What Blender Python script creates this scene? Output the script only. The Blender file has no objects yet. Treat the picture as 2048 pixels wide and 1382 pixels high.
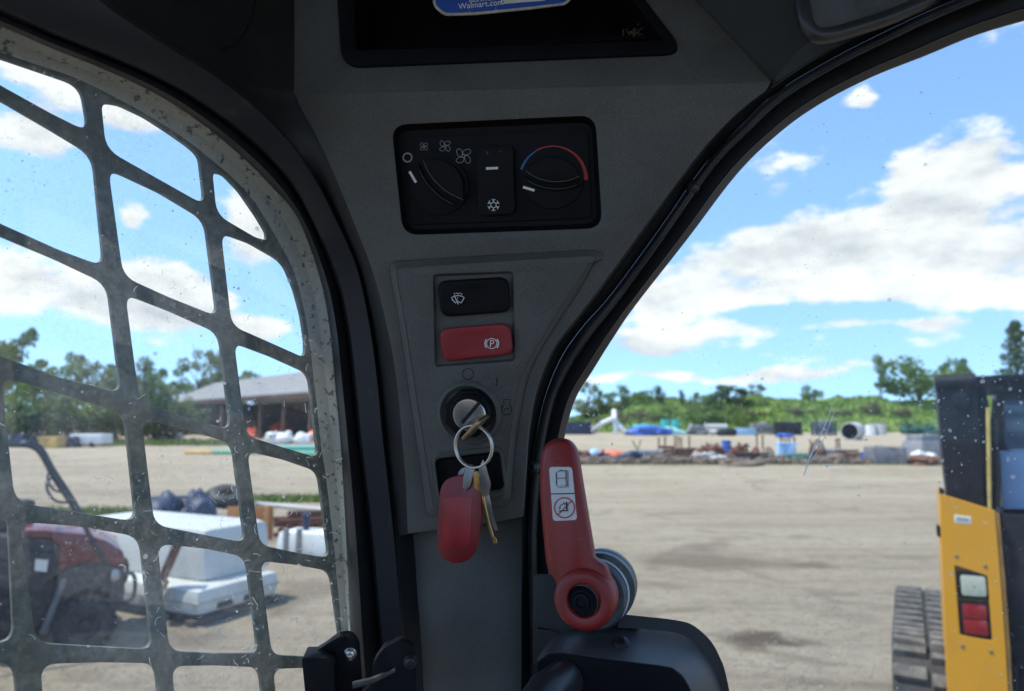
import bpy, bmesh, math, random
from mathutils import Vector, Matrix
R = math.radians
rnd = random.Random(7)
scene = bpy.context.scene

# ------------------------------------------------------------------ camera
FPX, CX, CY = 1420.0, 1024.0, 691.0          # focal length and centre in pixels of the 2048 px photograph
PITCH = R(6.0)
CAM = Vector((0, 0, 2.05))
cd = bpy.data.cameras.new('camera'); cam = bpy.data.objects.new('camera', cd)
scene.collection.objects.link(cam); scene.camera = cam
cam.location = CAM; cam.rotation_euler = (R(90) + PITCH, 0, 0)
cd.sensor_width = 36; cd.lens = FPX / 2048 * 36
cd.clip_start = 0.02; cd.clip_end = 3000
cd.dof.use_dof = True; cd.dof.focus_distance = 0.53; cd.dof.aperture_fstop = 8.2

# ------------------------------------------------------------------ sun and sky
SUN_AZ, SUN_EL = R(-95), R(64)              # azimuth from +Y towards +X
sd = Vector((math.sin(SUN_AZ) * math.cos(SUN_EL), math.cos(SUN_AZ) * math.cos(SUN_EL), math.sin(SUN_EL)))
sl = bpy.data.lights.new('sun', 'SUN'); sun = bpy.data.objects.new('sun', sl); scene.collection.objects.link(sun)
sl.energy = 4.5; sl.angle = R(0.53); sl.color = (1.0, 0.94, 0.85)
sun.rotation_euler = (-sd).to_track_quat('-Z', 'Y').to_euler(); sun.location = (0, 0, 30)

world = bpy.data.worlds.new('World'); scene.world = world; world.use_nodes = True
wt = world.node_tree; wt.nodes.clear()
def wn(t, **k):
    n = wt.nodes.new(t)
    for a, b in k.items(): setattr(n, a, b)
    return n
def wl(a, b): wt.links.new(a, b)
sky = wn('ShaderNodeTexSky', sky_type='NISHITA'); sky.sun_disc = False
sky.sun_elevation = SUN_EL; sky.sun_rotation = SUN_AZ; sky.air_density = 1.0; sky.dust_density = 0.3; sky.ozone_density = 1.6
skv = wn('ShaderNodeVectorMath', operation='MULTIPLY_ADD'); skv.inputs[1].default_value = (1, 1, .80); skv.inputs[2].default_value = (0, 0, .18)   # thinner, bluer air towards the horizon
tc = wn('ShaderNodeTexCoord'); wl(tc.outputs['Generated'], skv.inputs[0]); skn = wn('ShaderNodeVectorMath', operation='NORMALIZE'); wl(skv.outputs[0], skn.inputs[0]); wl(skn.outputs[0], sky.inputs[0]); sp = wn('ShaderNodeSeparateXYZ'); wl(tc.outputs['Generated'], sp.inputs[0])
def wm(op, a, b=None, c=None, clamp=False):
    n = wn('ShaderNodeMath', operation=op); n.use_clamp = clamp
    for i, v in enumerate((a, b, c)):
        if v is None: continue
        if isinstance(v, (int, float)): n.inputs[i].default_value = v
        else: wl(v, n.inputs[i])
    return n.outputs[0]
az = wm('ARCTAN2', sp.outputs['X'], sp.outputs['Y'])
el = wm('ARCSINE', sp.outputs['Z'])
cmb = wn('ShaderNodeCombineXYZ'); wl(az, cmb.inputs[0]); wl(el, cmb.inputs[1])
# cumulus: fractal noise in azimuth/elevation (flatter near the horizon) plus the cloud masses of this afternoon
nz = wn('ShaderNodeTexNoise'); nz.inputs['Scale'].default_value = 1.0; nz.inputs['Detail'].default_value = 9; nz.inputs['Roughness'].default_value = 0.62
mp = wn('ShaderNodeMapping'); mp.inputs['Scale'].default_value = (5.2, 11.5, 1); mp.inputs['Location'].default_value = (3.7, 1.3, 0)
wl(cmb.outputs[0], mp.inputs[0]); wl(mp.outputs[0], nz.inputs['Vector'])
wz = wn('ShaderNodeTexNoise'); wz.inputs['Scale'].default_value = 9; wz.inputs['Detail'].default_value = 5
wl(cmb.outputs[0], wz.inputs['Vector'])
wsub = wn('ShaderNodeVectorMath', operation='SUBTRACT'); wl(wz.outputs['Color'], wsub.inputs[0]); wsub.inputs[1].default_value = (.5, .5, .5)
wadd = wn('ShaderNodeVectorMath', operation='MULTIPLY_ADD'); wl(wsub.outputs[0], wadd.inputs[0]); wadd.inputs[1].default_value = (.09, .05, 0); wl(cmb.outputs[0], wadd.inputs[2])
dens = nz.outputs['Fac']
CLOUDS = [  # azimuth, elevation, half sizes (radians), amount
    (.33, .205, .15, .055, .33), (.24, .160, .11, .036, .30), (.47, .215, .15, .062, .33), (.565, .275, .12, .07, .34), (.63, .18, .18, .062, .31), (.40, .160, .14, .026, .22), (.19, .102, .10, .026, .24), (.32, .118, .09, .022, .26),
    (.445, .120, .06, .010, .20), (.53, .115, .05, .012, .20), (.473, .395, .035, .024, .30), (.30, .060, .20, .012, .16), (.16, .060, .12, .012, .16), (.50, .066, .18, .010, .12),
    (-.60, .165, .17, .055, .33), (-.46, .150, .12, .048, .29), (-.60, .43, .16, .06, .28), (-.62, .335, .09, .040, .28), (-.35, .27, .06, .075, .32), (-.50, .38, .07, .03, .26), (-.345, .12, .05, .03, .26), (-.50, .255, .03, .02, .20), (-.49, .300, .03, .018, .18),
    (-.9, .2, .2, .08, .2), (1.0, .2, .25, .08, .2), (1.4, .3, .25, .1, .2), (-1.5, .25, .3, .1, .2), (2.2, .3, .4, .12, .2), (-2.3, .3, .4, .12, .2)]
for (a, e, sa, se, k) in CLOUDS:
    m = wn('ShaderNodeVectorMath', operation='MULTIPLY_ADD'); wl(wadd.outputs[0], m.inputs[0])
    m.inputs[1].default_value = (1 / sa, 1 / se, 0); m.inputs[2].default_value = (-a / sa, -e / se, 0)
    ln = wn('ShaderNodeVectorMath', operation='LENGTH'); wl(m.outputs[0], ln.inputs[0])
    mr = wn('ShaderNodeMapRange', interpolation_type='SMOOTHSTEP'); wl(ln.outputs['Value'], mr.inputs[0])
    mr.inputs[1].default_value = 0; mr.inputs[2].default_value = 1.25; mr.inputs[3].default_value = k; mr.inputs[4].default_value = 0
    dens = wm('ADD', dens, mr.outputs[0])
cov = wn('ShaderNodeMapRange', interpolation_type='SMOOTHSTEP'); wl(dens, cov.inputs[0])
cov.inputs[1].default_value = .58; cov.inputs[2].default_value = .70
shade = wn('ShaderNodeMapRange'); wl(dens, shade.inputs[0])       # the thick middle of a cloud is a little greyer
shade.inputs[1].default_value = .74; shade.inputs[2].default_value = .98; shade.inputs[3].default_value = 1.0; shade.inputs[4].default_value = .80
mp2 = wn('ShaderNodeMapping'); mp2.inputs['Scale'].default_value = (5.2, 11.5, 1); mp2.inputs['Location'].default_value = (3.72, 1.3 + .30, 0)   # same noise a little higher up: relief of the puffs
nz2 = wn('ShaderNodeTexNoise'); nz2.inputs['Scale'].default_value = 1.0; nz2.inputs['Detail'].default_value = 6; nz2.inputs['Roughness'].default_value = .58
wl(cmb.outputs[0], mp2.inputs[0]); wl(mp2.outputs[0], nz2.inputs['Vector'])
relief = wm('MULTIPLY_ADD', wm('SUBTRACT', nz.outputs['Fac'], nz2.outputs['Fac']), 3.6, .72, clamp=True)
lit = wm('MULTIPLY', shade.outputs[0], relief, clamp=True)
ccol = wn('ShaderNodeMix', data_type='RGBA'); wl(lit, ccol.inputs[0])
ccol.inputs[6].default_value = (3.6, 3.9, 4.4, 1); ccol.inputs[7].default_value = (6.6, 6.7, 6.7, 1)
smul = wn('ShaderNodeMix', data_type='RGBA', blend_type='MULTIPLY'); smul.inputs[0].default_value = 1
wl(sky.outputs[0], smul.inputs[6]); smul.inputs[7].default_value = (1.50, 1.70, 1.80, 1)
smix = wn('ShaderNodeMix', data_type='RGBA'); wl(cov.outputs[0], smix.inputs[0]); wl(smul.outputs[2], smix.inputs[6]); wl(ccol.outputs[2], smix.inputs[7])
bg = wn('ShaderNodeBackground'); bg.inputs['Strength'].default_value = 0.15; wl(smix.outputs[2], bg.inputs['Color'])
wo = wn('ShaderNodeOutputWorld'); wl(bg.outputs[0], wo.inputs['Surface'])

vs = scene.view_settings
vs.view_transform = 'Standard'; vs.look = 'None'; vs.exposure = 0.25; vs.gamma = 1.0; vs.use_curve_mapping = False
scene.cycles.use_denoising = True
scene.cycles.max_bounces = 10; scene.cycles.transparent_max_bounces = 24; scene.cycles.sample_clamp_indirect = 6

# ------------------------------------------------------------------ geometry of the view: pixel -> ray -> surface
_f = Vector((0, math.cos(PITCH), math.sin(PITCH))); _u = Vector((0, -math.sin(PITCH), math.cos(PITCH)))
def ray(px, py): return (Vector((1, 0, 0)) * ((px - CX) / FPX) + _f + _u * (-(py - CY) / FPX))
def gp(px, py, z=0.0):
    d = ray(px, py); return CAM + d * ((z - CAM.z) / d.z)
def at(px, py, y):
    d = ray(px, py); return CAM + d * (y / d.y)
class Frame:
    def __init__(s, O, U, V):
        s.O = Vector(O); s.U = Vector(U).normalized(); V = Vector(V); s.V = (V - s.U * V.dot(s.U)).normalized(); s.N = s.U.cross(s.V)
    def px(s, x, y, n=0.0):
        d = ray(x, y); O = s.O + s.N * n
        p = CAM + d * ((O - CAM).dot(s.N) / d.dot(s.N)) - s.O
        return (p.dot(s.U), p.dot(s.V))
    def w(s, u, v, n=0.0): return s.O + s.U * u + s.V * v + s.N * n
    def pt(s, x, y, n=0.0):
        u, v = s.px(x, y, n); return s.w(u, v, n)
    def mat(s):
        m = Matrix((s.U, s.V, s.N)).transposed().to_4x4(); m.translation = s.O; return m

# ------------------------------------------------------------------ materials
MATS = {}
def mat(name, col, rough=.6, metal=0.0, var=0.0, vs_=6.0, col2=None, bump=0.0, bs=60.0, spec=.5, thr=None, stretch=(1, 1, 1), coat=0.0, trans=0.0, speck=0.0, ss=800.0):
    if name in MATS: return MATS[name]
    m = bpy.data.materials.new(name); m.use_nodes = True; t = m.node_tree; p = t.nodes['Principled BSDF']
    p.inputs['Base Color'].default_value = (*col, 1); p.inputs['Roughness'].default_value = rough; p.inputs['Metallic'].default_value = metal
    p.inputs['Specular IOR Level'].default_value = spec; p.inputs['Coat Weight'].default_value = coat
    if trans: p.inputs['Transmission Weight'].default_value = trans
    if var or bump or col2:
        c = t.nodes.new('ShaderNodeTexCoord'); mp_ = t.nodes.new('ShaderNodeMapping'); mp_.inputs['Scale'].default_value = stretch
        t.links.new(c.outputs['Object'], mp_.inputs[0])
    if var or col2:
        n = t.nodes.new('ShaderNodeTexNoise'); n.inputs['Scale'].default_value = vs_; n.inputs['Detail'].default_value = 6; n.inputs['Roughness'].default_value = .65
        t.links.new(mp_.outputs[0], n.inputs['Vector'])
        r = t.nodes.new('ShaderNodeMapRange'); lo, hi = thr or (.3, .7)
        r.inputs[1].default_value = lo; r.inputs[2].default_value = hi; t.links.new(n.outputs['Fac'], r.inputs[0])
        x = t.nodes.new('ShaderNodeMix'); x.data_type = 'RGBA'; t.links.new(r.outputs[0], x.inputs[0])
        if col2 is None:
            x.inputs[6].default_value = (*[v * (1 - var) for v in col], 1); x.inputs[7].default_value = (*[min(1, v * (1 + var)) for v in col], 1)
        else:
            x.inputs[6].default_value = (*col, 1); x.inputs[7].default_value = (*col2, 1)
        cout = x.outputs[2]
        if speck:
            n3 = t.nodes.new('ShaderNodeTexNoise'); n3.inputs['Scale'].default_value = ss; n3.inputs['Detail'].default_value = 2; t.links.new(mp_.outputs[0], n3.inputs['Vector'])
            r3 = t.nodes.new('ShaderNodeMapRange'); r3.inputs[1].default_value = .3; r3.inputs[2].default_value = .7; r3.inputs[3].default_value = 1 - speck; r3.inputs[4].default_value = 1 + speck; t.links.new(n3.outputs['Fac'], r3.inputs[0])
            x3 = t.nodes.new('ShaderNodeVectorMath'); x3.operation = 'SCALE'; t.links.new(cout, x3.inputs[0]); t.links.new(r3.outputs[0], x3.inputs['Scale']); cout = x3.outputs[0]
        t.links.new(cout, p.inputs['Base Color'])
        r2 = t.nodes.new('ShaderNodeMapRange'); r2.inputs[3].default_value = max(.05, rough - .08); r2.inputs[4].default_value = min(1, rough + .12)
        t.links.new(n.outputs['Fac'], r2.inputs[0]); t.links.new(r2.outputs[0], p.inputs['Roughness'])
    if bump:
        n2 = t.nodes.new('ShaderNodeTexNoise'); n2.inputs['Scale'].default_value = bs; n2.inputs['Detail'].default_value = 4
        t.links.new(mp_.outputs[0], n2.inputs['Vector'])
        b = t.nodes.new('ShaderNodeBump'); b.inputs['Strength'].default_value = bump; b.inputs['Distance'].default_value = 1.0 / bs * .35
        t.links.new(n2.outputs['Fac'], b.inputs['Height']); t.links.new(b.outputs[0], p.inputs['Normal'])
    MATS[name] = m; return m

# ------------------------------------------------------------------ mesh building
class MB:
    def __init__(s): s.v = []; s.f = []
    def add(s, vs, fs):
        o = len(s.v); s.v += [Vector(q) for q in vs]; s.f += [tuple(i + o for i in f) for f in fs]; return s
    def box(s, c, size, rot=None, taper=1.0):
        c = Vector(c); hx, hy, hz = [q / 2 for q in size]; M = rot or Matrix.Identity(3); P = []
        for z in (-hz, hz):
            k = taper if z > 0 else 1.0
            for x, y in ((-hx, -hy), (hx, -hy), (hx, hy), (-hx, hy)): P.append(c + M @ Vector((x * k, y * k, z)))
        return s.add(P, [(3, 2, 1, 0), (4, 5, 6, 7), (0, 1, 5, 4), (1, 2, 6, 5), (2, 3, 7, 6), (3, 0, 4, 7)])
    def tube(s, path, r, seg=10, closed=False, cap=True):
        path = [Vector(p) for p in path]; n = len(path); rr = r if isinstance(r, (list, tuple)) else [r] * n; P = []; up = None
        for i, p in enumerate(path):
            if closed: t = path[(i + 1) % n] - path[i - 1]
            else: t = path[min(i + 1, n - 1)] - path[max(i - 1, 0)]
            t.normalize()
            if up is None:
                up = Vector((0, 0, 1)) if abs(t.z) < .9 else Vector((1, 0, 0))
            up = (up - t * up.dot(t)).normalized(); b = t.cross(up)
            for k in range(seg):
                a = 2 * math.pi * k / seg; P.append(p + (up * math.cos(a) + b * math.sin(a)) * rr[i])
        F = []
        for i in range(n if closed else n - 1):
            j = (i + 1) % n
            for k in range(seg):
                k2 = (k + 1) % seg; F.append((i * seg + k, i * seg + k2, j * seg + k2, j * seg + k))
        if cap and not closed: F += [tuple(reversed(range(seg))), tuple((n - 1) * seg + k for k in range(seg))]
        return s.add(P, F)
    def lathe(s, c, axis, prof, seg=24, a0=0, a1=2 * math.pi):
        # prof: list of (radius, height along axis)
        c = Vector(c); ax = Vector(axis).normalized(); u = ax.orthogonal().normalized(); b = ax.cross(u); P = []; n = len(prof)
        full = abs(a1 - a0 - 2 * math.pi) < 1e-6; m = seg if full else seg + 1
        for k in range(m):
            a = a0 + (a1 - a0) * k / seg; d = u * math.cos(a) + b * math.sin(a)
            for (r, h) in prof: P.append(c + d * r + ax * h)
        F = []
        for k in range(seg):
            k2 = (k + 1) % m
            for i in range(n - 1): F.append((k * n + i, k2 * n + i, k2 * n + i + 1, k * n + i + 1))
        return s.add(P, F)
    def loft(s, rows, flip=False):
        n = len(rows[0]); P = [p for r in rows for p in r]; F = []
        for i in range(len(rows) - 1):
            for k in range(n - 1):
                q = (i * n + k, i * n + k + 1, (i + 1) * n + k + 1, (i + 1) * n + k); F.append(q[::-1] if flip else q)
        return s.add(P, F)
    def prism(s, pts, fr, n0, n1):
        m = len(pts); P = [fr.w(u, v, n0) for u, v in pts] + [fr.w(u, v, n1) for u, v in pts]
        return s.add(P, [tuple(reversed(range(m))), tuple(range(m, 2 * m))] + [(i, (i + 1) % m, m + (i + 1) % m, m + i) for i in range(m)])
    def dome(s, c, axis, r, h, seg=16): 
        return s.lathe(c, axis, [(r * math.cos(a), h * math.sin(a)) for a in [i * math.pi / 2 / 5 for i in range(6)]][::-1], seg)
ORG = {}
def link(o): scene.collection.objects.link(o); return o
def finish(me, smooth, bevel=0.0):
    bm = bmesh.new(); bm.from_mesh(me); bmesh.ops.remove_doubles(bm, verts=bm.verts, dist=1e-6); bmesh.ops.recalc_face_normals(bm, faces=bm.faces)
    if bevel:
        es = [e for e in bm.edges if len(e.link_faces) == 2 and e.calc_face_angle(0) > R(30)]
        bmesh.ops.bevel(bm, geom=es, offset=bevel, segments=2, affect='EDGES', profile=.6, clamp_overlap=True)
    bm.to_mesh(me); bm.free()
    if smooth is not None:
        me.polygons.foreach_set('use_smooth', [True] * len(me.polygons)); me.set_sharp_from_angle(angle=R(smooth))
def mesh_obj(name, mb, m, parent=None, smooth=35, bevel=0.0, kind=None, org=None):
    if isinstance(mb, bpy.types.Mesh): me = mb
    else:
        o0 = ORG[parent.name] if parent is not None else (Vector(org) if org is not None else Vector())
        me = bpy.data.meshes.new(name); me.from_pydata([v - o0 for v in mb.v], [], mb.f); finish(me, smooth, bevel)
    if m is not None: me.materials.append(m)
    o = bpy.data.objects.new(name, me); link(o)
    if parent is not None: o.parent = parent; ORG[o.name] = ORG[parent.name]
    else: o.location = Vector(org) if org is not None else (0, 0, 0); ORG[o.name] = o.location.copy()
    if kind: o['kind'] = kind
    return o
def thing(name, label, cat, loc=(0, 0, 0), group=None):
    o = bpy.data.objects.new(name, None); link(o); o.location = loc; o.empty_display_size = .05
    o['label'] = label; o['category'] = cat
    if group: o['group'] = group
    ORG[o.name] = Vector(loc); return o
def tag(o, label, cat, group=None):
    o['label'] = label; o['category'] = cat
    if group: o['group'] = group
    return o
def copy_thing(root, loc, rz=0.0, label=None, scale=1.0):
    r = root.copy(); link(r); r.location = loc; r.rotation_euler = (0, 0, rz); r.scale = (scale,) * 3 if not isinstance(scale, tuple) else scale
    if label: r['label'] = label
    for ch in root.children:
        c = ch.copy(); link(c); c.parent = r
        for g in ch.children:
            d = g.copy(); link(d); d.parent = c
    return r
def plate(name, fr, outer, holes, n0, n1, m, parent, bevel=0.0, smooth=40):
    """flat sheet with holes, in the plane of a frame, made by filling a 2D curve; n0..n1 is its thickness"""
    cu = bpy.data.curves.new(name, 'CURVE'); cu.dimensions = '2D'; cu.fill_mode = 'BOTH'
    cu.extrude = max(1e-5, (n1 - n0) / 2 - bevel); cu.bevel_depth = bevel; cu.bevel_resolution = 1; cu.offset = -bevel
    for loop in [outer] + holes:
        sp_ = cu.splines.new('POLY'); sp_.points.add(len(loop) - 1); sp_.use_cyclic_u = True
        for q, (u, v) in zip(sp_.points, loop): q.co = (u, v, 0, 1)
    ob = bpy.data.objects.new('tmp', cu); link(ob)
    dg = bpy.context.evaluated_depsgraph_get(); me = bpy.data.meshes.new_from_object(ob.evaluated_get(dg), depsgraph=dg)
    bpy.data.objects.remove(ob); bpy.data.curves.remove(cu)
    M = Matrix.Translation(-ORG[parent.name]) @ fr.mat() @ Matrix.Translation((0, 0, (n0 + n1) / 2)); me.transform(M); me.name = name; me.materials.clear()
    finish(me, smooth)
    return mesh_obj(name, me, m, parent)
def text_mesh(name, txt, fr, x, y, size_px, n, m, parent, slope=0.0, align='LEFT'):
    cu = bpy.data.curves.new(name, 'FONT'); cu.body = txt; k = mpp(fr, x, y, n); cu.size = size_px * k * 1.35; cu.align_x = align; cu.extrude = .00005
    ob = bpy.data.objects.new('tmp', cu); link(ob); dg = bpy.context.evaluated_depsgraph_get(); dg.update()
    me = bpy.data.meshes.new_from_object(ob.evaluated_get(dg), depsgraph=dg); bpy.data.objects.remove(ob); bpy.data.curves.remove(cu)
    u, v = fr.px(x, y, n)
    me.transform(Matrix.Translation(-ORG[parent.name]) @ fr.mat() @ Matrix.Translation((u, v, n)) @ Matrix.Rotation(slope, 4, 'Z')); me.materials.clear(); me.name = name
    return mesh_obj(name, me, m, parent)
def mpp(fr, x, y, n=0.0):        # metres per pixel at that spot of a frame
    a = fr.pt(x, y, n); b = fr.pt(x + 4, y, n); return (b - a).length / 4
def crom(P, sub=6):
    """Catmull-Rom through control points (any dimension), sub steps each"""
    P = [Vector(p) for p in P]; out = []; n = len(P)
    for i in range(n - 1):
        p0 = P[max(i - 1, 0)]; p1 = P[i]; p2 = P[i + 1]; p3 = P[min(i + 2, n - 1)]
        for k in range(sub):
            t = k / sub; out.append(.5 * ((2 * p1) + (p2 - p0) * t + (2 * p0 - 5 * p1 + 4 * p2 - p3) * t * t + (3 * p1 - p0 - 3 * p2 + p3) * t ** 3))
    out.append(P[-1].copy()); return out
def round_poly(P, r, seg=5):
    """round the corners of a 2D polygon; r a number or one per corner"""
    n = len(P); out = []
    for i in range(n):
        p = Vector(P[i]); a = Vector(P[i - 1]) - p; b = Vector(P[(i + 1) % n]) - p; rr = r[i] if isinstance(r, (list, tuple)) else r
        k = min(rr, a.length * .48, b.length * .48)
        if k < 1e-6: out.append(tuple(p)); continue
        q0 = p + a.normalized() * k; q2 = p + b.normalized() * k
        for j in range(seg + 1):
            t = j / seg; q = q0 * (1 - t) ** 2 + p * 2 * t * (1 - t) + q2 * t * t; out.append((q.x, q.y))
    return out
def pxs(fr, P, n=0.0): return [fr.px(x, y, n) for x, y in P]
def circ(cx, cy, r, n=28, ry=None, a0=0, a1=2 * math.pi, closed=True):
    m = n if closed else n + 1
    return [(cx + r * math.cos(a0 + (a1 - a0) * i / n), cy + (ry or r) * math.sin(a0 + (a1 - a0) * i / n)) for i in range(m)]
def stroke(mb, fr, P, w, n, closed=False, th=.00008):
    """a printed line: pixel polyline P, width in pixels, lying at height n on a frame"""
    Q = [Vector(p) for p in P]; m = len(Q); L = []; Rr = []
    for i, p in enumerate(Q):
        t = (Q[(i + 1) % m] - Q[i - 1]) if closed else (Q[min(i + 1, m - 1)] - Q[max(i - 1, 0)])
        t = t.normalized() if t.length > 0 else Vector((1, 0)); q = Vector((-t.y, t.x)) * (w / 2); L.append(p + q); Rr.append(p - q)
    P3 = [fr.pt(q.x, q.y, n) for q in L] + [fr.pt(q.x, q.y, n) for q in Rr]
    mb.add(P3, [(i, (i + 1) % m, m + (i + 1) % m, m + i) for i in range(m if closed else m - 1)])

# ================================================================== the loader cab the camera sits in
YAW = R(35)                                            # the cab points to the right of the view
FWD = Vector((math.sin(YAW), math.cos(YAW), 0)); LEFT = Vector((-math.cos(YAW), math.sin(YAW), 0)); UP = Vector((0, 0, 1))
LF = Frame(CAM + LEFT * .45, FWD, UP)                  # side window plane, normal into the cab
FF = Frame(CAM + FWD * .50, -LEFT, UP)                 # front window plane, normal into the cab
py_, pt_ = R(11), R(15)
_pn = Vector((1000, 600))
PO = at(1000, 600, .52)
PF = Frame(PO, (math.cos(py_), -math.sin(py_), 0), Vector((-math.sin(py_) * math.sin(pt_), -math.cos(py_) * math.sin(pt_), math.cos(pt_))))   # pillar panel
PQ = Frame(PF.O + PF.N * .011, PF.U, PF.V)              # raised switch plateau of that panel
HP1, HP2 = PF.pt(590, 188), PF.pt(1543, 163)
HF = Frame(HP1, HP2 - HP1, Vector((0, .28, 1)))                         # header panel above the fold

M_panel = mat('panel_plastic', (.088, .087, .081), .6, var=.22, vs_=12, bump=.35, bs=1100, speck=.28, ss=1300)
M_black = mat('black_plastic', (.008, .008, .010), .5, var=.3, vs_=30, bump=.2, bs=900, spec=.12)
M_dark = mat('dark_trim_and_shade', (.012, .012, .013), .55, var=.4, vs_=40, bump=.2, bs=500)
M_rubber = mat('black_rubber', (.013, .013, .015), .5, var=.4, vs_=30)
M_rail = mat('rail_rubber', (.03, .03, .033), .33, var=.4, vs_=40)
M_frame = mat('cab_frame_paint', (.018, .019, .024), .45, col2=(.07, .065, .055), thr=(.58, .78), vs_=38)
M_cream = mat('weathered_cream_paint', (.40, .385, .335), .75, col2=(.06, .06, .055), thr=(.57, .64), vs_=150, bump=.5, bs=300)
M_guard = mat('guard_paint', (.055, .070, .058), .55, col2=(.19, .19, .165), thr=(.44, .72), vs_=110, bump=.4, bs=400)
M_head = mat('headliner', (.05, .055, .055), .8, var=.3, vs_=12, bump=.4, bs=900)
M_roof = mat('roof_lining', (.16, .165, .165), .9)
M_red = mat('red_plastic', (.27, .012, .016), .5, col2=(.27, .04, .04), thr=(.5, .8), vs_=40, bump=.25, bs=900)
M_redlever = mat('red_lever_paint', (.25, .018, .014), .45, col2=(.17, .03, .024), thr=(.5, .72), vs_=45, bump=.2, bs=700)
M_white = mat('white_print', (.75, .75, .75), .6)
M_grey = mat('grey_print', (.30, .32, .34), .6)
M_ink = mat('dark_print', (.006, .006, .006), .7)
M_bluep = mat('blue_print', (.04, .16, .42), .6); M_redp = mat('red_print', (.45, .035, .03), .6)
M_chrome = mat('chrome', (.55, .54, .52), .22, metal=1.0, var=.15, vs_=60)
M_steel = mat('nickel_steel', (.62, .60, .56), .3, metal=1.0, var=.2, vs_=80)
M_brass = mat('brass', (.50, .34, .14), .35, metal=1.0, var=.3, vs_=120)
M_bronze = mat('worn_key_metal', (.34, .24, .15), .38, metal=1.0, var=.3, vs_=120)
M_bolt = mat('bolt_black', (.02, .02, .022), .35)
M_dusty = mat('dusty_black_metal', (.05, .05, .052), .42, col2=(.18, .165, .14), thr=(.52, .85), vs_=45, bump=.15, bs=500)
M_sticker = mat('white_sticker', (.62, .62, .60), .5, var=.12, vs_=60)

def glass_mat(name, veil, speck, patch, speck_scale, seed):
    m = bpy.data.materials.new(name); m.use_nodes = True; t = m.node_tree; t.nodes.clear()
    def N(k, **a):
        n = t.nodes.new(k)
        for q, w in a.items(): setattr(n, q, w)
        return n
    L = t.links.new
    c = N('ShaderNodeTexCoord'); mp_ = N('ShaderNodeMapping'); mp_.inputs['Location'].default_value = (seed, seed * 1.7, seed * .3); L(c.outputs['Object'], mp_.inputs[0])
    def math_(op, a, b, clamp=False):
        n = N('ShaderNodeMath', operation=op); n.use_clamp = clamp
        for i, v in enumerate((a, b)):
            if isinstance(v, (int, float)): n.inputs[i].default_value = v
            else: L(v, n.inputs[i])
        return n.outputs[0]
    def noise(sc, det=4, rough=.6):
        n = N('ShaderNodeTexNoise'); n.inputs['Scale'].default_value = sc; n.inputs['Detail'].default_value = det; n.inputs['Roughness'].default_value = rough; L(mp_.outputs[0], n.inputs['Vector']); return n.outputs['Fac']
    def rng(v, a, b, lo=0., hi=1.):
        n = N('ShaderNodeMapRange'); n.inputs[1].default_value = a; n.inputs[2].default_value = b; n.inputs[3].default_value = lo; n.inputs[4].default_value = hi; L(v, n.inputs[0]); return n.outputs[0]
    def specks(sc, r, keep, amt):
        # round dried drops: voronoi cells, a random few kept, size varies per cell
        w = N('ShaderNodeTexVoronoi'); w.inputs['Scale'].default_value = sc; L(mp_.outputs[0], w.inputs['Vector'])
        s = N('ShaderNodeSeparateColor'); L(w.outputs['Color'], s.inputs[0])
        k = math_('LESS_THAN', s.outputs[0], keep); rad = math_('MULTIPLY', s.outputs[1], r)
        d = math_('SUBTRACT', rad, w.outputs['Distance']); e = rng(d, 0, r * .35, 0, amt); return math_('MULTIPLY', e, k)
    big = rng(noise(5, 5), .42, .72)
    grain = rng(noise(260, 5, .75), .35, .70, .55, 1.5); veil_ = math_('MULTIPLY', math_('ADD', math_('MULTIPLY', big, patch), veil), grain)
    fine = math_('MULTIPLY', rng(noise(420, 3, .7), .58, .70), .10 + patch)
    cl = rng(noise(9, 4), .50, .64)
    a = specks(speck_scale, .26, .10, .6); b = math_('ADD', math_('MULTIPLY', specks(speck_scale * 2.2, .30, .35, .7), cl), math_('MULTIPLY', specks(speck_scale * .6, .14, .3, .5), cl))
    sp2 = math_('MULTIPLY', math_('ADD', a, b), speck)
    tot = math_('ADD', math_('ADD', veil_, math_('MULTIPLY', fine, cl)), sp2, True)
    # thin curved fibre marks
    w2 = N('ShaderNodeTexWave', wave_type='RINGS'); 
    tr = N('ShaderNodeBsdfTransparent'); tr.inputs[0].default_value = (.94, .97, .96, 1)
    df = N('ShaderNodeBsdfDiffuse'); df.inputs[0].default_value = (.72, .73, .72, 1)
    tl = N('ShaderNodeBsdfTranslucent'); tl.inputs[0].default_value = (.80, .82, .84, 1)
    mx = N('ShaderNodeMixShader'); mx.inputs[0].default_value = .55; L(df.outputs[0], mx.inputs[1]); L(tl.outputs[0], mx.inputs[2])
    m1 = N('ShaderNodeMixShader'); L(tot, m1.inputs[0]); L(tr.outputs[0], m1.inputs[1]); L(mx.outputs[0], m1.inputs[2])
    gl = N('ShaderNodeBsdfGlossy'); gl.inputs['Roughness'].default_value = .04
    fr_ = N('ShaderNodeFresnel'); fr_.inputs[0].default_value = 1.25
    m2 = N('ShaderNodeMixShader'); L(fr_.outputs[0], m2.inputs[0]); L(m1.outputs[0], m2.inputs[1]); L(gl.outputs[0], m2.inputs[2])
    o = N('ShaderNodeOutputMaterial'); L(m2.outputs[0], o.inputs[0]); t.nodes.remove(w2); return m
def clear_mat():
    m = bpy.data.materials.new('clear_glass'); m.use_nodes = True; t = m.node_tree; t.nodes.clear()
    tr = t.nodes.new('ShaderNodeBsdfTransparent'); tr.inputs[0].default_value = (.98, .99, .985, 1); o = t.nodes.new('ShaderNodeOutputMaterial'); t.links.new(tr.outputs[0], o.inputs[0]); return m
M_clear = clear_mat()
M_glassL = glass_mat('dusty_side_glass', .03, .7, .15, 120, 3.1)
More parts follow.
